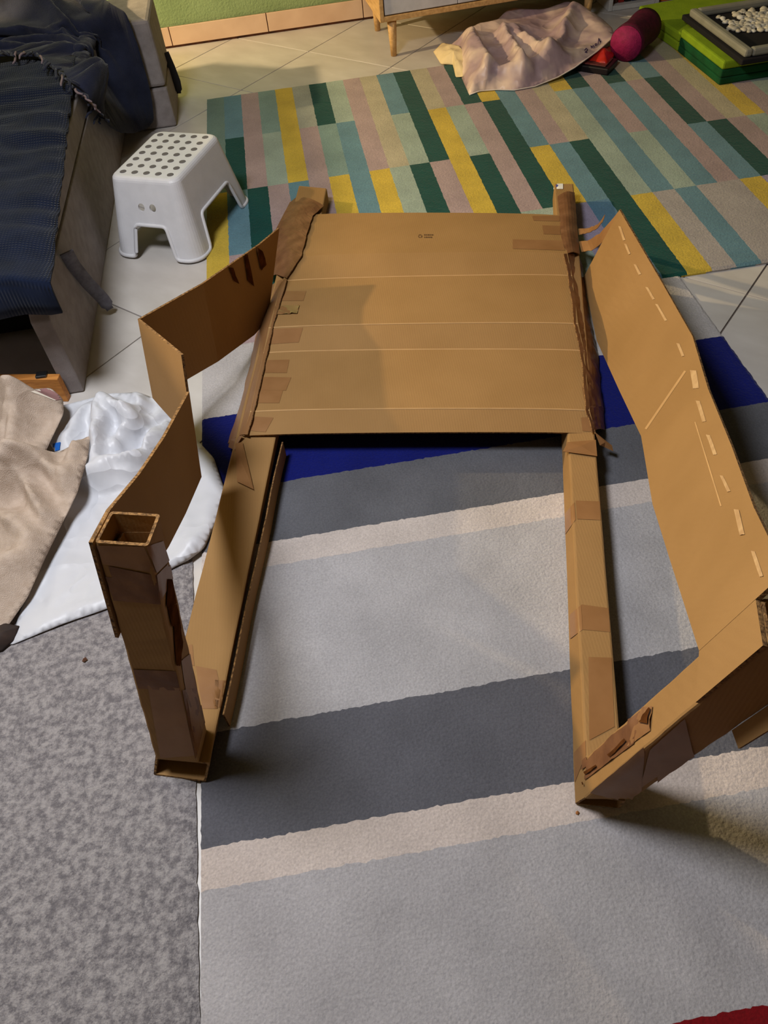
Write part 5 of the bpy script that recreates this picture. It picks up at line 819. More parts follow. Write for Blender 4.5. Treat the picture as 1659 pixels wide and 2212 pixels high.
# ---- right strip
low = [G(1262, 600, .022), G(1291, 737, .032), G(1340, 845, .075), G(1387, 943, .12), G(1412, 1090, .20), G(1457, 1232, .295), G(1515, 1400, .405)]
uppx = [(1340, 453), (1428, 604), (1498, 727), (1532, 841), (1582, 962), (1632, 1098), (1672, 1208)]
up = [up_at(*p, l, h) for p, l, h in zip(uppx, low, (.26, .25, .24, .215, .21, .205, .20))]
pf = Vector((-.004, -.002, .001))
low[-1] = R_a[3].lerp(R_t[3], .76)+pf; up[-1] = R_t[3]+pf+(R_t[3]-R_a[3]).normalized()*.055
s3 = strip(low, up, 6)
plate('strip_end', [[low[-1].lerp(R_t[3]+pf, j/4), (R_a[0].lerp(R_t[0], .72)+pf).lerp(R_t[0]+pf, j/4)] for j in range(5)], .005, CARD, EDGE, fr)
S3B = bvh_of(s3)
for f, l in ((c3, [(582, 222, 612, 325, 9), (622, 345, 650, 422, 8), (690, 490, 722, 565, 9), (772, 650, 818, 740, 9), (843, 770, 905, 890, 9), (992, 1045, 1025, 1140, 10), (1100, 1235, 1112, 1365, 22), (1133, 1450, 1172, 1600, 14), (1205, 1690, 1250, 1832, 13), (1298, 1975, 1348, 2092, 12)]),
              (c4, [(1225, 285, 1255, 445, 16), (1325, 540, 1375, 700, 12)])):
    for x0, y0, x1, y1, w in l:
        patch('glue_mark', [f(x0-w, y0), f(x0+w, y0+4), f(x1+w*1.3, y1-5), f(x1-w*.6, y1)], S3B, GLUE, s3, 6, 3, .0006, .0012)
for q in ([(1036, 1238), (1050, 1244), (772, 1652), (758, 1645)], [(1108, 1600), (1116, 1598), (1300, 2190), (1290, 2192)]):
    patch('crease', [c3(*p) for p in q], S3B, CREASE, s3, 3, 14, .0006)
# tape ribbons joining strip and rail at the far right
def ribbon(px0, px1, w, z, m=TAPE, sag=.02):
    A = [G(*p, q) for p, q in zip(px0, z)]; B = [G(*p, q) for p, q in zip(px1, z)]
    rows = [[lerp_list(A, k/14).lerp(lerp_list(B, k/14), j/4)+Vector((0, 0, .003*noise.noise((k*.9, j, 1)))) for j in range(5)] for k in range(15)]
    plate('tape_band', rows, .0012, m, m, fr)
ribbon([c2(1000, 395), c2(1080, 390), c2(1150, 360), c2(1200, 290)], [c2(1005, 440), c2(1075, 425), c2(1140, 395), c2(1180, 345)], 0, (.07, .085, .13, .19))
ribbon([c2(1005, 490), c2(1080, 480), c2(1160, 430), c2(1240, 340), c2(1315, 250)], [c2(1025, 568), c2(1110, 555), c2(1180, 495), c2(1260, 400), c2(1345, 295)], 0, (.07, .095, .15, .205, .245))
# loose cardboard tongue under the right post
def px_of(p): q = p-CAM; d = q.dot(_f); return CX+FPX*q.dot(RR)/d, CY-FPX*q.dot(UU)/d
fs_ = [k/100 for k in range(101)]; f1_ = min(fs_, key=lambda f: abs(px_of(R_a[1].lerp(R_t[1], f))[0]-1585))
h1 = R_a[1].lerp(R_t[1], f1_); ofs = G(1600, 1614, h1.z)-G(*px_of(h1), h1.z); ofs.z = -.004
h2 = R_a[1].lerp(R_t[1], min(1, f1_+.35))
tg = [[h1, h1+ofs], [h1.lerp(h2, .5), h1.lerp(h2, .5)+ofs*1.05], [h2, h2+ofs*1.1]]
plate('loose_flap', tg, .004, CARD, EDGE, fr)

# ---------------------------------------------------------------- step stool
STW = mat('white_plastic', rgb(214, 214, 218), .42, rgb(209, 209, 213), 30, 2, bump=.12, bscale=600, spec=.4)
DOT = mat('grey_rubber_dot', rgb(104, 100, 100), .8)
sc_ = Vector((-.532, 2.447, .0)); sdir = Vector((.285, -.113, 0)).normalized(); sdy = Vector((.113, .285, 0)).normalized()
st = thing('step_stool', 'white plastic step stool with a grid of grey dots on its top, beside the sofa', 'stool', (sc_.x, sc_.y, 0))
ang = math.atan2(sdir.y, sdir.x)
st.rotation_euler.z = ang; st.location.z = .0095
BW, BL, TW, TLn, SH = .30, .41, .222, .305, .238
def rrect(w, l, r, n=8):
    out = []
    for cx, cy, a0 in ((w/2-r, l/2-r, 0), (-w/2+r, l/2-r, 90), (-w/2+r, -l/2+r, 180), (w/2-r, -l/2+r, 270)):
        for k in range(n+1):
            a = math.radians(a0+90*k/n); out.append((cx+r*math.cos(a), cy+r*math.sin(a)))
    return out
def stool_solid(bm, d, close):
    levels = []
    for z in [0, .06, .12, .18, SH-.02]:
        f = z/SH; levels.append((z, BW+(TW-BW)*f-2*d, BL+(TLn-BL)*f-2*d, .05+(.03-.05)*f-d*.6))
    f = (SH-.02)/SH; w0, l0 = BW+(TW-BW)*f-2*d, BL+(TLn-BL)*f-2*d
    for a in (22, 45, 68, 90):
        a = math.radians(a); ins = .012*(1-math.cos(a))+.003*math.sin(a); levels.append((SH-.02+.014*math.sin(a)-(d if a > 1 else 0), w0-2*ins, l0-2*ins, .03-d*.6-ins*.4))
    rings = [[bm.verts.new((x, y, z)) for x, y in rrect(w, l, r)] for z, w, l, r in levels]
    n = len(rings[0])
    for A, B in zip(rings, rings[1:]):
        for i in range(n): bm.faces.new((A[i], A[(i+1) % n], B[(i+1) % n], B[i]))
    bm.faces.new(rings[-1]); 
    return rings
bm = bmesh.new(); ro = stool_solid(bm, 0, 0); ri = stool_solid(bm, .004, 0)
n = len(ro[0])
for i in range(n): bm.faces.new((ro[0][i], ri[0][i], ri[0][(i+1) % n], ro[0][(i+1) % n]))
bmesh.ops.recalc_face_normals(bm, faces=bm.faces[:])
bme = bpy.data.meshes.new('stool_body'); bm.to_mesh(bme); bm.free()
tmp = bpy.data.objects.new('tmp', bme); col.objects.link(tmp)
cuts = []
def cutter(ring, h):
    bm = bmesh.new(); a = [bm.verts.new(p) for p in ring]; b = [bm.verts.new(Vector(p)+Vector(h)) for p in ring]
    bm.faces.new(a[::-1]); bm.faces.new(b); k = len(a)
    for i in range(k): bm.faces.new((a[i], a[(i+1) % k], b[(i+1) % k], b[i]))
    bmesh.ops.recalc_face_normals(bm, faces=bm.faces[:])
    me = bpy.data.meshes.new('cut'); bm.to_mesh(me); bm.free(); o = bpy.data.objects.new('cut', me); col.objects.link(o); cuts.append(o)
    md = tmp.modifiers.new('b', 'BOOLEAN'); md.operation = 'DIFFERENCE'; md.object = o; md.solver = 'EXACT'
CW0, CW1, CHX = .075, .052, .098      # short sides: half width bottom/top
CL0, CL1, CHY = .128, .098, .105      # long sides
cutter([(-CW0, -.4, -.02), (CW0, -.4, -.02), (CW1, -.4, CHX), (-CW1, -.4, CHX)], (0, .8, 0))
cutter([(-.4, -CL0, -.02), (-.4, CL0, -.02), (-.4, CL1, CHY), (-.4, -CL1, CHY)], (.8, 0, 0))
for xx in (-.019, .019): cutter([(xx+.0105*math.cos(t), -.4, .150+.0115*math.sin(t)) for t in [2*math.pi*i/20 for i in range(20)]], (0, .8, 0))
dg = bpy.context.evaluated_depsgraph_get(); dg.update()
nm_ = bpy.data.meshes.new_from_object(tmp.evaluated_get(dg)); nm_.name = 'stool_body'
for o in cuts+[tmp]: bpy.data.objects.remove(o)
bo = link('stool_body', nm_, STW, st)
# rolled rim along legs and cut-outs
def surf(x=None, y=None, z=0, side=0):
    f = z/SH; w, l = BW+(TW-BW)*f, BL+(TLn-BL)*f
    return {0: (x, -l/2, z), 1: (w/2, y, z), 2: (x, l/2, z), 3: (-w/2, y, z)}[side]
rim = []
def arc_corner(side):
    w, l, r = BW, BL, .05
    cx, cy, a0 = {0: (w/2-r, -l/2+r, -90), 1: (w/2-r, l/2-r, 0), 2: (-w/2+r, l/2-r, 90), 3: (-w/2+r, -l/2+r, 180)}[side]
    return [(cx+r*math.cos(math.radians(a0+90*k/6)), cy+r*math.sin(math.radians(a0+90*k/6)), .0) for k in range(7)]
def rounded(pts, r=.014):
    out = []
    for i, p in enumerate(pts):
        if i in (0, len(pts)-1): out.append(Vector(p)); continue
        p = Vector(p); a = (Vector(pts[i-1])-p).normalized()*r; b = (Vector(pts[i+1])-p).normalized()*r
        for k in range(5):
            t = k/4; out.append((1-t)**2*(p+a)+2*t*(1-t)*p+t*t*(p+b))
    return out
for side in range(4):
    if side in (0, 2):
        s = 1 if side == 0 else -1
        pts = [surf(x=-s*(BW/2-.05), z=0, side=side), surf(x=-s*CW0*.96, z=0, side=side), surf(x=-s*CW1, z=CHX, side=side), surf(x=s*CW1, z=CHX, side=side), surf(x=s*CW0*.96, z=0, side=side), surf(x=s*(BW/2-.05), z=0, side=side)]
    else:
        s = 1 if side == 1 else -1
        pts = [surf(y=-s*(BL/2-.05), z=0, side=side), surf(y=-s*CL0*.97, z=0, side=side), surf(y=-s*CL1, z=CHY, side=side), surf(y=s*CL1, z=CHY, side=side), surf(y=s*CL0*.97, z=0, side=side), surf(y=s*(BL/2-.05), z=0, side=side)]
    rim += rounded(pts); rim += [Vector(p) for p in arc_corner(side)][1:-1]
tube('stool_rim', [p+Vector((0, 0, .001)) for p in rim], .0058, STW, st, 8, close=True)
bm = bmesh.new(); bmesh.ops.create_cone(bm, cap_ends=True, segments=20, radius1=.0104, radius2=.0098, depth=.0016)
dme = bpy.data.meshes.new('grip_dot'); bm.to_mesh(dme); bm.free(); dme.materials.append(DOT)
for i in range(5):
    for j in range(7):
        o = bpy.data.objects.new('grip_dot', dme); o.location = ((i-2)*.0395, (j-3)*.0405, SH-.0058); o.parent = st; col.objects.link(o)

# ---------------------------------------------------------------- sofa bed
FAB = mat('grey_upholstery', rgb(146, 138, 136), .9, rgb(130, 122, 120), 30, 5, bump=.4, bscale=400, sheen=.1)
FABD = mat('strap_webbing', rgb(112, 112, 122), .85, rgb(94, 94, 104), 60, 3, bump=.3)
FABW = mat('white_ticking', rgb(178, 172, 180), .9, rgb(166, 160, 168), 40, 3, bump=.3)
DARKV = mat('hollow_shade', rgb(18, 17, 17), .95)  # near-black colour stands in for the shade inside hollows
sdv = Vector((-.058, .9983, 0)); snv = Vector((-.9983, -.058, 0))
B0 = Vector((-.741, 1.654, 0))     # outer near bottom corner of the side panel
so = thing('sofa_bed', 'grey upholstered sofa bed with open end and raised side panel at left', 'sofa')
pt = lambda x, y, z: B0+sdv*y+snv*x+Vector((0, 0, z))
def slab(name, y0, y1, x0, x1, z0, z1, m, bev=.008, par=None):
    return hexa(name, [pt(x0, y0, z0), pt(x0, y1, z0), pt(x1, y1, z0), pt(x1, y0, z0), pt(x0, y0, z1), pt(x0, y1, z1), pt(x1, y1, z1), pt(x1, y0, z1)], m, par or so, bev)
# side panel with the cut corner at its near end
YE = 1.575
ring = [pt(0, 0, .002), pt(0, YE, .002), pt(0, YE, .268), pt(0, .03, .268), pt(0, 0, .225)]
bm = bmesh.new(); a = [bm.verts.new(p) for p in ring]; b = [bm.verts.new(p+snv*.048) for p in ring]
bm.faces.new(a); bm.faces.new(b[::-1])
for i in range(5): bm.faces.new((a[i], b[i], b[(i+1) % 5], a[(i+1) % 5]))
bmesh.ops.recalc_face_normals(bm, faces=bm.faces[:]); bmesh.ops.bevel(bm, geom=bm.edges[:], offset=.004, segments=2, affect='EDGES', profile=.5)
bmo('side_panel', bm, FAB, so, False)
slab('upper_band', .012, YE, .002, .05, .272, .345, FAB, .006)
slab('mattress', -.02, YE, .052, 1.0, .262, .350, FABW, .014)
slab('hollow_block', .28, YE, .06, 1.0, .03, .258, DARKV, .004)  # block filling the open base; the void's darkness is put into its colour
hexa('unseen_backrest', [pt(*q) for q in ((.735, 0, .352), (.80, 1.575, .352), (.95, 1.575, .352), (.95, 0, .352), (.735, 0, .99), (.80, 1.575, .99), (.95, 1.575, .99), (.95, 0, .99))], FAB, so, .01)  # out of view; height and slant set for the shadow edge it casts
slab('far_arm', 1.58, 1.88, -.205, .85, .002, .145, FAB, .008)
slab('arm_cushion', 1.58, 1.88, -.205, .95, .150, .376, FAB, .012)
# hanging strap at the near end, loop strap on the far arm
def strap(pts, w, m, name='strap', th=.003):
    P = [Vector(p) for p in pts]; rows = []
    n = 18
    for k in range(n+1):
        p = lerp_list(P, k/n); d = (lerp_list(P, min(1, k/n+.03))-lerp_list(P, max(0, k/n-.03))).normalized()
        side = d.cross((CAM-p).normalized()).normalized()*w/2*(1 if k < n-1 else .6); rows.append([p-side, p, p+side])
    return plate(name, rows, th, m, m, so, True)
strap([G(143, 545, .262), G(160, 575, .20), G(190, 612, .13), G(222, 645, .06), G(238, 668, .022)], .036, FABD)
strap([pt(-.208, 1.78, .20), pt(-.215, 1.80, .14), pt(-.22, 1.815, .08), pt(-.215, 1.83, .03)], .03, mat('black_webbing', rgb(44, 42, 46), .8))
# knit blanket over the mattress
KNIT = mat('navy_waffle_knit', rgb(22, 30, 50), .92, rgb(16, 23, 39), 14, 4, sheen=.1, spec=.05)
N, L, b = nodes_of(KNIT)
tc = N.new('ShaderNodeTexCoord'); w1 = N.new('ShaderNodeTexWave'); w1.bands_direction = 'X'; w1.inputs['Scale'].default_value = 42
w2 = N.new('ShaderNodeTexWave'); w2.bands_direction = 'Y'; w2.inputs['Scale'].default_value = 42
L.new(tc.outputs['Object'], w1.inputs[0]); L.new(tc.outputs['Object'], w2.inputs[0])
mu = N.new('ShaderNodeMath'); mu.operation = 'MULTIPLY'; L.new(w1.outputs['Fac'], mu.inputs[0]); L.new(w2.outputs['Fac'], mu.inputs[1])
bp = N.new('ShaderNodeBump'); bp.inputs['Strength'].default_value = .7; bp.inputs['Distance'].default_value = .003
L.new(mu.outputs[0], bp.inputs['Height']); L.new(bp.outputs[0], b.inputs['Normal'])
rows = []
ys = [i/60 for i in range(61)]
for t in ys:
    y = -.047+1.40*t; r = []
    for j in range(31):
        x = -.055+.085*t+.80*j/30
        z = .368+.012*noise.noise((x*3, y*9, 2))+.008*noise.noise((x*5, y*22, 5))*(1+t)
        z += .004*math.sin(y*60+4*noise.noise((x*4, y*2, 0)))*min(1, t*1.6)
        if x < .03: z -= (.03-x)*.3
        r.append(pt(x, y, z))
    rows.append(r)
hang = []
for k, (dz, dy) in enumerate(((.085, -.052), (.055, -.053), (.02, -.05), (.004, -.045))):
    hang.append([Vector((p.x, p.y, 0))+sdv*(dy+.047)+Vector((0, 0, max(p.z-dz, .27)-.012*noise.noise((p.x*4, 0, 0)))) for p in rows[0]])
kb = plate('knit_blanket', hang+rows, .007, KNIT, KNIT, None, True)
tag(kb, 'navy waffle knit blanket spread over the sofa mattress', 'blanket')
# fringed throw bunched over the arm
THR = mat('dark_throw_wool', rgb(40, 44, 62), .95, rgb(28, 31, 46), 10, 5, bump=.5, bscale=300, sheen=.15, spec=.05)
ring = [pt(*q) for q in ((.9, 1.42, .39), (.5, 1.40, .39), (.28, 1.37, .39), (.15, 1.32, .388), (.083, 1.19, .388), (.023, 1.06, .382), (-.022, 1.0, .352), (-.034, 1.08, .28), (-.034, 1.2, .18), (-.038, 1.32, .11), (-.06, 1.45, .05),
        (-.10, 1.53, .03), (-.13, 1.545, .05), (-.145, 1.545, .13), (-.152, 1.545, .22), (-.15, 1.545, .30), (-.144, 1.546, .375), (-.135, 1.555, .415), (-.09, 1.62, .425), (-.03, 1.74, .43), (.02, 1.84, .46), (.4, 1.92, .58), (.72, 1.86, .60), (.735, 1.6, .50))]
tw = cloth('fringed_throw', ring, .021, THR, .52, thick=.006, scale=1.32, coll='sofa', bend=1.5)
tag(tw, 'dark blue grey fringed wool throw bunched at the far end of the sofa', 'throw')
hem = [pt(*q) for q in ((.42, 1.385, .392), (.28, 1.365, .392), (.15, 1.315, .39), (.083, 1.185, .39), (.023, 1.055, .385), (-.022, .995, .352), (-.036, 1.08, .28), (-.037, 1.14, .22))]
for k in range(34):
    p = lerp_list(hem, k/33); rr = random.Random(k); q = [p+Vector((0, 0, .012))]
    d = Vector((rr.uniform(-.2, .9), -1, 0)).normalized()
    for s in range(4): q.append(q[-1]+d*.014+Vector((rr.uniform(-.008, .008), rr.uniform(-.006, .006), rr.uniform(-.006, .004))))
    tube('tassel', q, [.0035, .0042, .004, .0038, .002], THR if rr.random() < .6 else mat('tassel_tip', rgb(128, 112, 118), .9), tw, 6)
# bed board lying in the open end, with a small metal bracket
OAK = mat('orange_pine', rgb(206, 140, 70), .5, rgb(176, 112, 52), 9, 5, stretch=(1, 14, 14))
bd = thing('pine_board', 'orange pine board lying on the floor below the open sofa end', 'board')
P = [G(-130, 868, .0), G(148, 868, .0)]; up_ = Vector((0, 0, .075)); tk = Vector((.003, .022, 0))
hexa('plank', [P[0], P[1], P[1]+tk, P[0]+tk, P[0]+up_, P[1]+up_, P[1]+tk+up_, P[0]+tk+up_], OAK, bd, .002)
STEEL = mat('zinc_steel', rgb(120, 120, 122), .35, metal=1)
c = P[1].lerp(P[0], .12)+Vector((0, .014, .076)); box('bracket', (c.x-.014, c.y-.011, c.z-.001), (c.x+.014, c.y+.011, c.z+.006), STEEL, bd)

# ---------------------------------------------------------------- cloth piles at the left
WSH = mat('white_oilcloth', rgb(206, 208, 214), .42, rgb(198, 200, 207), 4, 3, spec=.4)
def creases(m, sc, strength, dist):
    N, L, b = nodes_of(m); tc = N.new('ShaderNodeTexCoord'); n = N.new('ShaderNodeTexNoise'); n.inputs['Scale'].default_value = sc*.8; L.new(tc.outputs['Object'], n.inputs['Vector'])
    mx = N.new('ShaderNodeMix'); mx.data_type = 'VECTOR'; mx.inputs[0].default_value = .22; L.new(tc.outputs['Object'], mx.inputs[4]); L.new(n.outputs['Color'], mx.inputs[5])
    v = N.new('ShaderNodeTexVoronoi'); v.feature = 'F1'; v.inputs['Scale'].default_value = sc; L.new(mx.outputs[1], v.inputs['Vector'])
    bp = N.new('ShaderNodeBump'); bp.inputs['Strength'].default_value = strength; bp.inputs['Distance'].default_value = dist
    L.new(v.outputs['Distance'], bp.inputs['Height'])
    old = [l for l in b.inputs['Normal'].links]
    if old: L.new(old[0].from_socket, bp.inputs['Normal'])
    L.new(bp.outputs[0], b.inputs['Normal'])
creases(WSH, 9, .55, .03)
BEI = mat('beige_linen', rgb(192, 174, 158), .8, rgb(180, 161, 144), 60, 4, bump=.5, bscale=500)
creases(BEI, 7, .35, .03)
g2 = lambda px, py, z=.0: (lambda v: (v.x, v.y))(G(px, py, z))
def sg(p0, p1, w, h, z=.06): return (*g2(*p0, z), *g2(*p1, z), w, h)
ring = [G(18, 1396, .012), G(70, 1250, .02), G(120, 1130, .03), G(140, 1010, .05), G(90, 930, .04), G(120, 880, .04), G(190, 862, .05), G(235, 850, .06), G(300, 848, .06), G(345, 865, .05), G(385, 905, .03), G(425, 950, .015), G(462, 990, .015), G(485, 1058, .015),
        G(470, 1120, .014), G(440, 1186, .014), G(405, 1212, .014), G(370, 1228, .014), G(310, 1275, .014), G(250, 1308, .014), G(130, 1350, .014)]
ws = cloth('white_sheet', ring, .0165, WSH, .12, thick=.0015, scale=1.34, low=1.04, coll='floor', bend=4)
tag(ws, 'glossy white coated sheet crumpled on the floor beside the cardboard frame', 'sheet')
ring = [G(-60, 1400, .018), G(-90, 1100, .05), G(-60, 880, .08), G(-10, 856, .085), G(60, 842, .10), G(110, 838, .10), G(136, 862, .09), G(138, 892, .085), G(114, 942, .075), G(92, 990, .07), G(135, 974, .075), G(195, 940, .085), G(190, 985, .085), G(168, 1062, .07), G(140, 1120, .055), G(100, 1200, .045), G(60, 1290, .035), G(8, 1365, .02)]
be = cloth('beige_curtain', ring, .016, BEI, .16, thick=.002, scale=1.28, coll='white', bend=2.5)
tag(be, 'beige woven curtain cloth heaped on the floor below the sofa end', 'curtain')
BB = bvh_eval(be); WB = bvh_eval(ws)
STR = mat('striped_trim', rgb(230, 220, 205), .8); N, L, b = nodes_of(STR)
tc = N.new('ShaderNodeTexCoord'); wv_ = N.new('ShaderNodeTexWave'); wv_.bands_direction = 'DIAGONAL'; wv_.inputs['Scale'].default_value = 13; wv_.inputs['Distortion'].default_value = .3
L.new(tc.outputs['Object'], wv_.inputs[0]); r_ = N.new('ShaderNodeValToRGB'); r_.color_ramp.interpolation = 'CONSTANT'
r_.color_ramp.elements[0].color = rgb(148, 110, 108); r_.color_ramp.elements[1].color = rgb(232, 222, 206); r_.color_ramp.elements[1].position = .4
L.new(wv_.outputs['Fac'], r_.inputs[0]); L.new(r_.outputs[0], b.inputs['Base Color'])
patch('striped_corner', [(66, 846), (104, 838), (138, 862), (118, 866)], BB, STR, be, 8, 6, .0015)
BLU = mat('blue_print', rgb(30, 100, 190), .5)
patch('blue_print', [(104, 962), (132, 955), (130, 972), (106, 980)], WB, BLU, ws, 5, 4, .002) or patch('blue_print', [(105, 964), (130, 958), (126, 973), (108, 980)], BB, BLU, be, 5, 4, .002)
BLK = mat('black_nylon', rgb(34, 30, 30), .7, rgb(60, 44, 36), 18, 3)
ring = [G(-60, 1420, .012), G(-40, 1370, .03), G(10, 1346, .03), G(42, 1352, .02), G(32, 1385, .012), G(5, 1408, .011)]
o = heap('black_bag', ring, G(0, 1380, .02), .035, lambda x, y, r: .004*noise.noise((x*30, y*30, 2)), BLK, None, 8, 40, 1.5, .003)
tag(o, 'black nylon bag peeking out under the beige curtain corner', 'bag')
LEAF = mat('dry_leaf', rgb(92, 60, 44), .8)
c = G(183, 1426, .0115)
o = mesh('dry_crumb', [c+Vector(v) for v in ((-.005, -.002, 0), (0, -.005, .002), (.006, 0, 0), (.002, .005, .003), (-.004, .004, 0), (0, 0, .005))], [(0, 1, 5), (1, 2, 5), (2, 3, 5), (3, 4, 5), (4, 0, 5), (4, 3, 2, 1, 0)], LEAF)
tag(o, 'small dry brown crumb lying on the mottled carpet', 'crumb')
for (px, py), l in (((1247, 1756), 'tiny orange brown crumb on the striped rug by the right post foot'),):
    c = G(px, py, .0085); o = mesh('dry_crumb', [c+Vector(v) for v in ((-.003, -.001, 0), (0, -.003, .001), (.004, 0, 0), (.001, .003, .002), (-.002, .002, 0), (0, 0, .003))], [(0, 1, 5), (1, 2, 5), (2, 3, 5), (3, 4, 5), (4, 0, 5), (4, 3, 2, 1, 0)], mat('toast_crumb', rgb(170, 110, 60)))
    tag(o, l, 'crumb')

# ---------------------------------------------------------------- cabinet at the back wall
OAKL = mat('pale_oak', rgb(214, 172, 116), .5, rgb(188, 146, 92), 8, 5, stretch=(12, 1, 12))
WHF = mat('white_lacquer', rgb(212, 210, 214), .4)
cb = thing('sideboard', 'oak framed sideboard with white fronts on tapered round legs by the green wall', 'cabinet')
C0 = Vector((.228, 3.668, 0)); Wd = .985; Dp = .40; CD = Vector((1, .13, 0)).normalized(); CN = Vector((.13, -1, 0)).normalized()
cp_ = lambda x, y, z: C0+CD*x-CN*y+Vector((0, 0, z))
def cbox(name, x0, x1, y0, y1, z0, z1, m, bev=.002, par=cb):
    return hexa(name, [cp_(x0, y0, z0), cp_(x1, y0, z0), cp_(x1, y1, z0), cp_(x0, y1, z0), cp_(x0, y0, z1), cp_(x1, y0, z1), cp_(x1, y1, z1), cp_(x0, y1, z1)], m, par, bev)
cbox('bottom_board', .018, Wd-.018, 0, Dp, .142, .162, OAKL)
cbox('side_board', 0, .018, 0, Dp, .142, .60, OAKL); cbox('side_board', Wd-.018, Wd, 0, Dp, .142, .60, OAKL)
cbox('top_board', .018, Wd-.018, 0, Dp, .58, .60, OAKL); cbox('back_board', .018, Wd-.018, Dp-.01, Dp, .162, .58, DARKV)
for k in range(3): cbox('drawer_front', .022+k*(Wd-.044)/3+.001, .022+(k+1)*(Wd-.044)/3-.001, .004, .022, .166, .576, WHF)
for x, y in ((.055, .03), (Wd-.055, .03), (.055, Dp-.04), (Wd-.055, Dp-.04)):
    p = cp_(x, y, 0); tube('leg', [p+Vector((0, 0, .001)), p+Vector((0, 0, .142))], [.0125, .0205], OAKL, cb, 16)
# white open shelf with books right of it
sh = thing('white_shelf', 'low white open shelf unit at the back beside the sideboard', 'shelf')
S0 = G(1314, 26, 0); 
sp_ = lambda x, y, z: S0+WD*x-WN*y+Vector((0, 0, z))
def sbox(name, x0, x1, y0, y1, z0, z1, m, par=None, bev=.002):
    return hexa(name, [sp_(x0, y0, z0), sp_(x1, y0, z0), sp_(x1, y1, z0), sp_(x0, y1, z0), sp_(x0, y0, z1), sp_(x1, y0, z1), sp_(x1, y1, z1), sp_(x0, y1, z1)], m, par, bev)
SW = .235
SHW = mat('white_melamine', rgb(206, 204, 200), .5)
sbox('side_board', 0, .018, 0, .24, .001, .62, SHW, sh); sbox('side_board', SW-.018, SW, 0, .24, .001, .62, SHW, sh)
sbox('bottom_board', .019, SW-.019, 0, .24, .001, .020, SHW, sh); sbox('top_board', .019, SW-.019, 0, .24, .602, .62, SHW, sh); sbox('back_board', .019, SW-.019, .23, .24, .02, .6, SHW, sh)
bk = [('brown', (78, 44, 32), .03), ('red', (150, 40, 34), .026), ('black', (30, 28, 30), .04), ('navy', (36, 44, 84), .03), ('maroon', (96, 30, 34), .036), ('cream', (200, 188, 160), .03), ('orange', (226, 120, 34), .05), ('teal', (60, 130, 140), .05), ('yellow', (220, 180, 60), .04), ('violet', (90, 70, 140), .045), ('blue', (50, 80, 170), .05), ('rust', (180, 80, 40), .04)]
x = .024
for k, (nm, c, w) in enumerate(bk):
    if k == 6: x = SW+.02
    ins = k < 6; w = w if not ins else .028
    o = sbox('book', x, x+w-.002, .03, .20, .021 if ins else .001, .23+random.uniform(-.02, .03), mat('book_'+nm, rgb(*c), .6), None)
    tag(o, f'{nm} spined book standing ' + ('in the low white shelf' if ins else 'on the floor right of the white shelf'), 'book', 'books at the back wall'); x += w+.003
# ---------------------------------------------------------------- green foam mattresses, tray and pebbles
LIME = mat('lime_cover', rgb(142, 172, 30), .85, rgb(126, 156, 24), 12, 3, bump=.4, bscale=400)
DGR = mat('dark_green_cover', rgb(14, 84, 44), .85, rgb(10, 66, 34), 12, 3, bump=.4, bscale=400)
def foam(name, base, z0, z1, m, par, bev=.012):
    lo = [Vector((p.x, p.y, z0)) for p in base]; hi = [Vector((p.x, p.y, z1)) for p in base]
    return hexa(name, lo+hi, m, par, bev)
fa, fb = G(1552, 185, .009), G(1463, 112, .009)
ed = (fb-fa).normalized(); ex = Vector((ed.y, -ed.x, 0)); ex = ex if ex.x > 0 else -ex
fm = thing('green_foam_mattress', 'folded foam mattress with lime top over dark green base in the right corner', 'mattress')
edl = (fb-fa).length
base = [fa, fa+ex*.85, fa+ex*.85+ed*edl, fa+ed*edl]
foam('lower_cushion', base, .0095, .034, DGR, fm, .005); foam('upper_cushion', base, .035, .062, DGR, fm, .005)
foam('top_cover', [p for p in base], .0625, .092, LIME, fm, .007)
fm2 = thing('lime_foam_mattress', 'folded lime green foam mattress behind the dark green one', 'mattress')
A_, B_ = G(1374, 54, .0), fb+ed*.006
ed2 = (A_-B_).normalized(); ex2 = Vector((ed2.y, -ed2.x, 0)); ex2 = ex2 if ex2.x > 0 else -ex2
base2 = [B_, B_+ex*.75, A_+ex2*.62, A_]
foam('lower_cushion', base2, .0095, .041, LIME, fm2, .005); foam('upper_cushion', base2, .042, .074, LIME, fm2, .007)
# tray with pebbles
TRF = mat('grey_tray_frame', rgb(150, 148, 136), .5); TRB = mat('black_felt', rgb(30, 28, 32), .9)
tr = thing('frame_tray', 'grey framed tray with black inside resting on the lime mattress', 'tray')
zt_ = .140
ta, tb, tc_ = G(1612, 108, zt_), G(1490, 18, zt_), G(1790, 75, zt_)
e1 = (tb-ta); e2 = (tc_-ta); e2 = e2-e1*(e2.dot(e1)/e1.dot(e1))
tl_ = .52; e1n, e2n = e1.normalized(), e2.normalized(); l1 = e1.length+.0; l2 = .62
P = lambda u, v, z: ta+e1n*u+e2n*v+Vector((0, 0, z-zt_))
def tbox(name, u0, u1, v0, v1, z0, z1, m, par, bev=.004): return hexa(name, [P(u0, v0, z0), P(u1, v0, z0), P(u1, v1, z0), P(u0, v1, z0), P(u0, v0, z1), P(u1, v0, z1), P(u1, v1, z1), P(u0, v1, z1)], m, par, bev)
tbox('tray_base', -.012, l1+.03, -.012, l2-.0, .0930, .112, TRB, tr)
for a in ((0, l1, 0, .03), (0, l1, l2-.03, l2), (0, .03, .03, l2-.03), (l1-.03, l1, .03, l2-.03)): tbox('frame_bar', *a, .1125, .14, TRF, tr, .008)
PEB = [mat('pebble_'+k, rgb(*v), .6) for k, v in (('cream', (214, 206, 188)), ('white', (222, 220, 214)), ('grey', (190, 186, 176)))]
pm = []
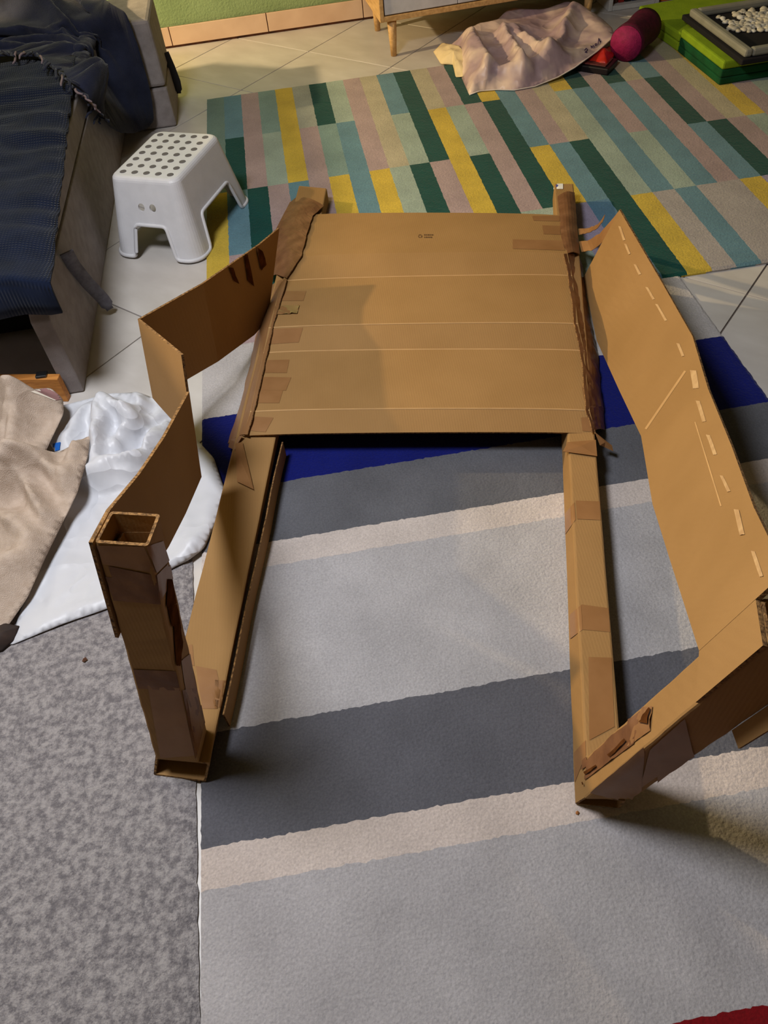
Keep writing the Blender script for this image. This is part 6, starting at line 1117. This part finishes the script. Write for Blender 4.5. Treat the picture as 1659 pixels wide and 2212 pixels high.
for k in range(3):
    bm = bmesh.new(); bmesh.ops.create_icosphere(bm, subdivisions=2, radius=1)
    for v in bm.verts: v.co *= 1+.22*noise.noise(v.co*1.3+Vector((k*7, 0, 0))); v.co.z *= .62
    me = bpy.data.meshes.new('pebble'); bm.to_mesh(me); bm.free(); me.materials.append(PEB[k]); pm.append(me)
    for p in me.polygons: p.use_smooth = True
pr = random.Random(3); placed = []
def tuv(px, py): d = G(px, py, .118)-ta; return d.dot(e1n), d.dot(e2n)
def zone(p0, p1, w, n, r0, r1):
    a, b = tuv(*p0), tuv(*p1)
    for _ in range(n):
        t = pr.random(); q = pr.gauss(0, w*.5); u = a[0]+(b[0]-a[0])*t+pr.gauss(0, w*.4); v = a[1]+(b[1]-a[1])*t+q; r = pr.uniform(r0, r1)
        if not (.042 < u < l1-.042 and .042 < v < l2-.042) or any((u-x)**2+(v-y)**2 < (.62*(r+c))**2 for x, y, c in placed): continue
        placed.append((u, v, r))
zone((1512, 20), (1568, 27), .010, 60, .008, .012); zone((1550, 34), (1592, 52), .010, 50, .008, .012); zone((1596, 28), (1625, 14), .018, 70, .008, .012)
zone((1600, 62), (1655, 26), .055, 420, .009, .015); zone((1640, 60), (1720, 45), .05, 300, .009, .015)
placed = placed[:150]
for u, v, r in placed:
    o = bpy.data.objects.new('pebble', pm[pr.randrange(3)]); o.location = P(u, v, .1125+r*.5); o.scale = (r*1.2, r, r*.95); o.rotation_euler.z = pr.uniform(0, 6); col.objects.link(o)
    tag(o, 'pale pebble lying among many on the black tray', 'pebble', 'pale pebbles on the black tray')
# ---------------------------------------------------------------- magenta foam roller
MAG = mat('magenta_foam', rgb(150, 26, 84), .7, rgb(132, 20, 72), 60, 2, bump=.3); MAGD = mat('dark_magenta_cover', rgb(84, 14, 44), .7, rgb(66, 10, 34), 60, 2, bump=.3)
ro_ = thing('foam_roller', 'magenta foam roller lying on the rug in front of the lime mattress', 'roller')
R0 = .066
p0 = G(1358, 140, .009); p0 = Vector((p0.x-.01, p0.y+.035, .0095+R0)); p1 = G(1412, 108, .009); ax = Vector((.24, .30, 0)).normalized()
p1 = p0+ax*.20
tube('roller_body', [p0.lerp(p1, k/8) for k in range(9)], [R0, R0, R0*.98, R0*.95, R0*.93, R0*.94, R0*.97, R0, R0], MAGD, ro_, 36)
tube('roller_end', [p0-ax*.004, p0+ax*.0], R0*.96, MAG, ro_, 36)
# ---------------------------------------------------------------- plastic bag and what lies beneath it
BAG = mat('cloudy_plastic_bag', rgb(230, 206, 192), .38, rgb(182, 156, 162), 6, 3, spec=.5, alpha=.82, lo=.42, hi=.58)
creases(BAG, 11, .35, .02)
ring = [G(1014, 206, .010), G(1035, 198, .011), G(1070, 195, .011), G(1110, 196, .011), G(1155, 188, .011), G(1205, 168, .02), G(1240, 148, .04), G(1290, 112, .06), G(1328, 80, .075), G(1322, 60, .07), G(1300, 40, .06), G(1262, 20, .05), G(1238, 8, .05), G(1200, 22, .04), G(1165, 38, .03), G(1120, 36, .03), G(1080, 38, .03), G(1055, 60, .03), G(1015, 68, .03), G(975, 95, .02), G(985, 140, .012)]
bg = cloth('plastic_bag', ring, .022, BAG, .15, thick=.0008, scale=1.22, coll='toys', bend=3)
tag(bg, 'cloudy pinkish plastic bag with handwriting lying over toys on the rug', 'bag')
tube('hem', [Vector(p)+Vector((0, 0, .002)) for p in ring[:9]], .0022, mat('bag_hem', rgb(226, 216, 208), .5), bg, 6)
BGB = bvh_eval(bg)
INKV = mat('violet_marker', rgb(52, 30, 92), .7)
def stroke(pts, w=1.1):
    hs = []
    for p in pts:
        h = on(BGB, *p)
        if h[0] is None: return
        nn = h[1] if h[1].dot(CAM-h[0]) > 0 else -h[1]; hs.append(h[0]+nn*.003)
    tube('handwriting', hs, .0016, INKV, bg, 5)
c7 = crop(4.158, 1260, 0)
glyphs = [[(10, 455), (22, 440), (34, 448), (30, 462), (14, 474), (34, 478)],            # 2
          [(70, 438), (66, 418), (78, 430), (86, 412), (96, 428)],                        # m
          [(114, 412), (102, 414), (104, 402), (116, 398), (120, 410)],                   # a
          [(130, 402), (140, 350), (150, 386), (158, 376)]]                               # l
for g_ in glyphs: stroke([c7(*p) for p in g_])
REDM = mat('red_plastic', rgb(190, 34, 22), .35, rgb(160, 26, 18), 20, 2, spec=.5); BLKP = mat('black_plastic', rgb(26, 22, 26), .4)
ring = [G(1266, 134, .035), G(1312, 140, .035), G(1327, 120, .036), G(1322, 98, .036), G(1300, 104, .036), G(1272, 122, .036)]
o = heap('red_bag', ring, G(1302, 122, .04), .062, lambda x, y, r: .012*noise.noise((x*22, y*22, 8)), REDM, None, 10, 50, 1.6, .003)
tag(o, 'red crumpled foil bag showing from under the plastic bag', 'bag')
tk_ = thing('black_tray', 'black plastic tray with red inlay on the rug under the plastic bag', 'tray')
q = [G(1236, 152, .010), G(1312, 164, .010), G(1334, 140, .010), G(1262, 128, .010)]
hexa('tray_body', q+[p+Vector((0, 0, .024)) for p in q], BLKP, tk_, .004)
qc = sum(q, Vector())/4; q2 = [qc+(p-qc)*.78+Vector((0, 0, .0245)) for p in q]
hexa('tray_inlay', q2+[p+Vector((0, 0, .004)) for p in q2], mat('dusky_red_inlay', rgb(120, 52, 48), .5, rgb(60, 30, 34), 24, 2), tk_, .002)
ring = [G(936, 112, .006), G(955, 92, .02), G(990, 98, .05), G(1015, 120, .05), G(1000, 165, .02), G(984, 166, .011), G(978, 140, .012), G(952, 138, .008)]
o = heap('cream_bag', ring, G(980, 122, .03), .05, lambda x, y, r: .010*noise.noise((x*26, y*26, 8)), mat('cream_cloth', rgb(226, 204, 160), .8), None, 10, 60, 1.4, .002)
tag(o, 'cream cloth corner poking out left of the plastic bag', 'cloth')
ring = [G(1006, 172, .0105), G(1000, 120, .011), G(1022, 74, .02), G(1046, 60, .03), G(1080, 66, .02), G(1080, 120, .02), G(1040, 170, .011)]
o = heap('red_cloth', ring, G(1045, 115, .03), .035, lambda x, y, r: .006*noise.noise((x*26, y*26, 8)), mat('red_cloth_dye', rgb(168, 30, 34), .8), None, 10, 60, 1.4, .002)
tag(o, 'red cloth showing at the left edge under the plastic bag', 'cloth')
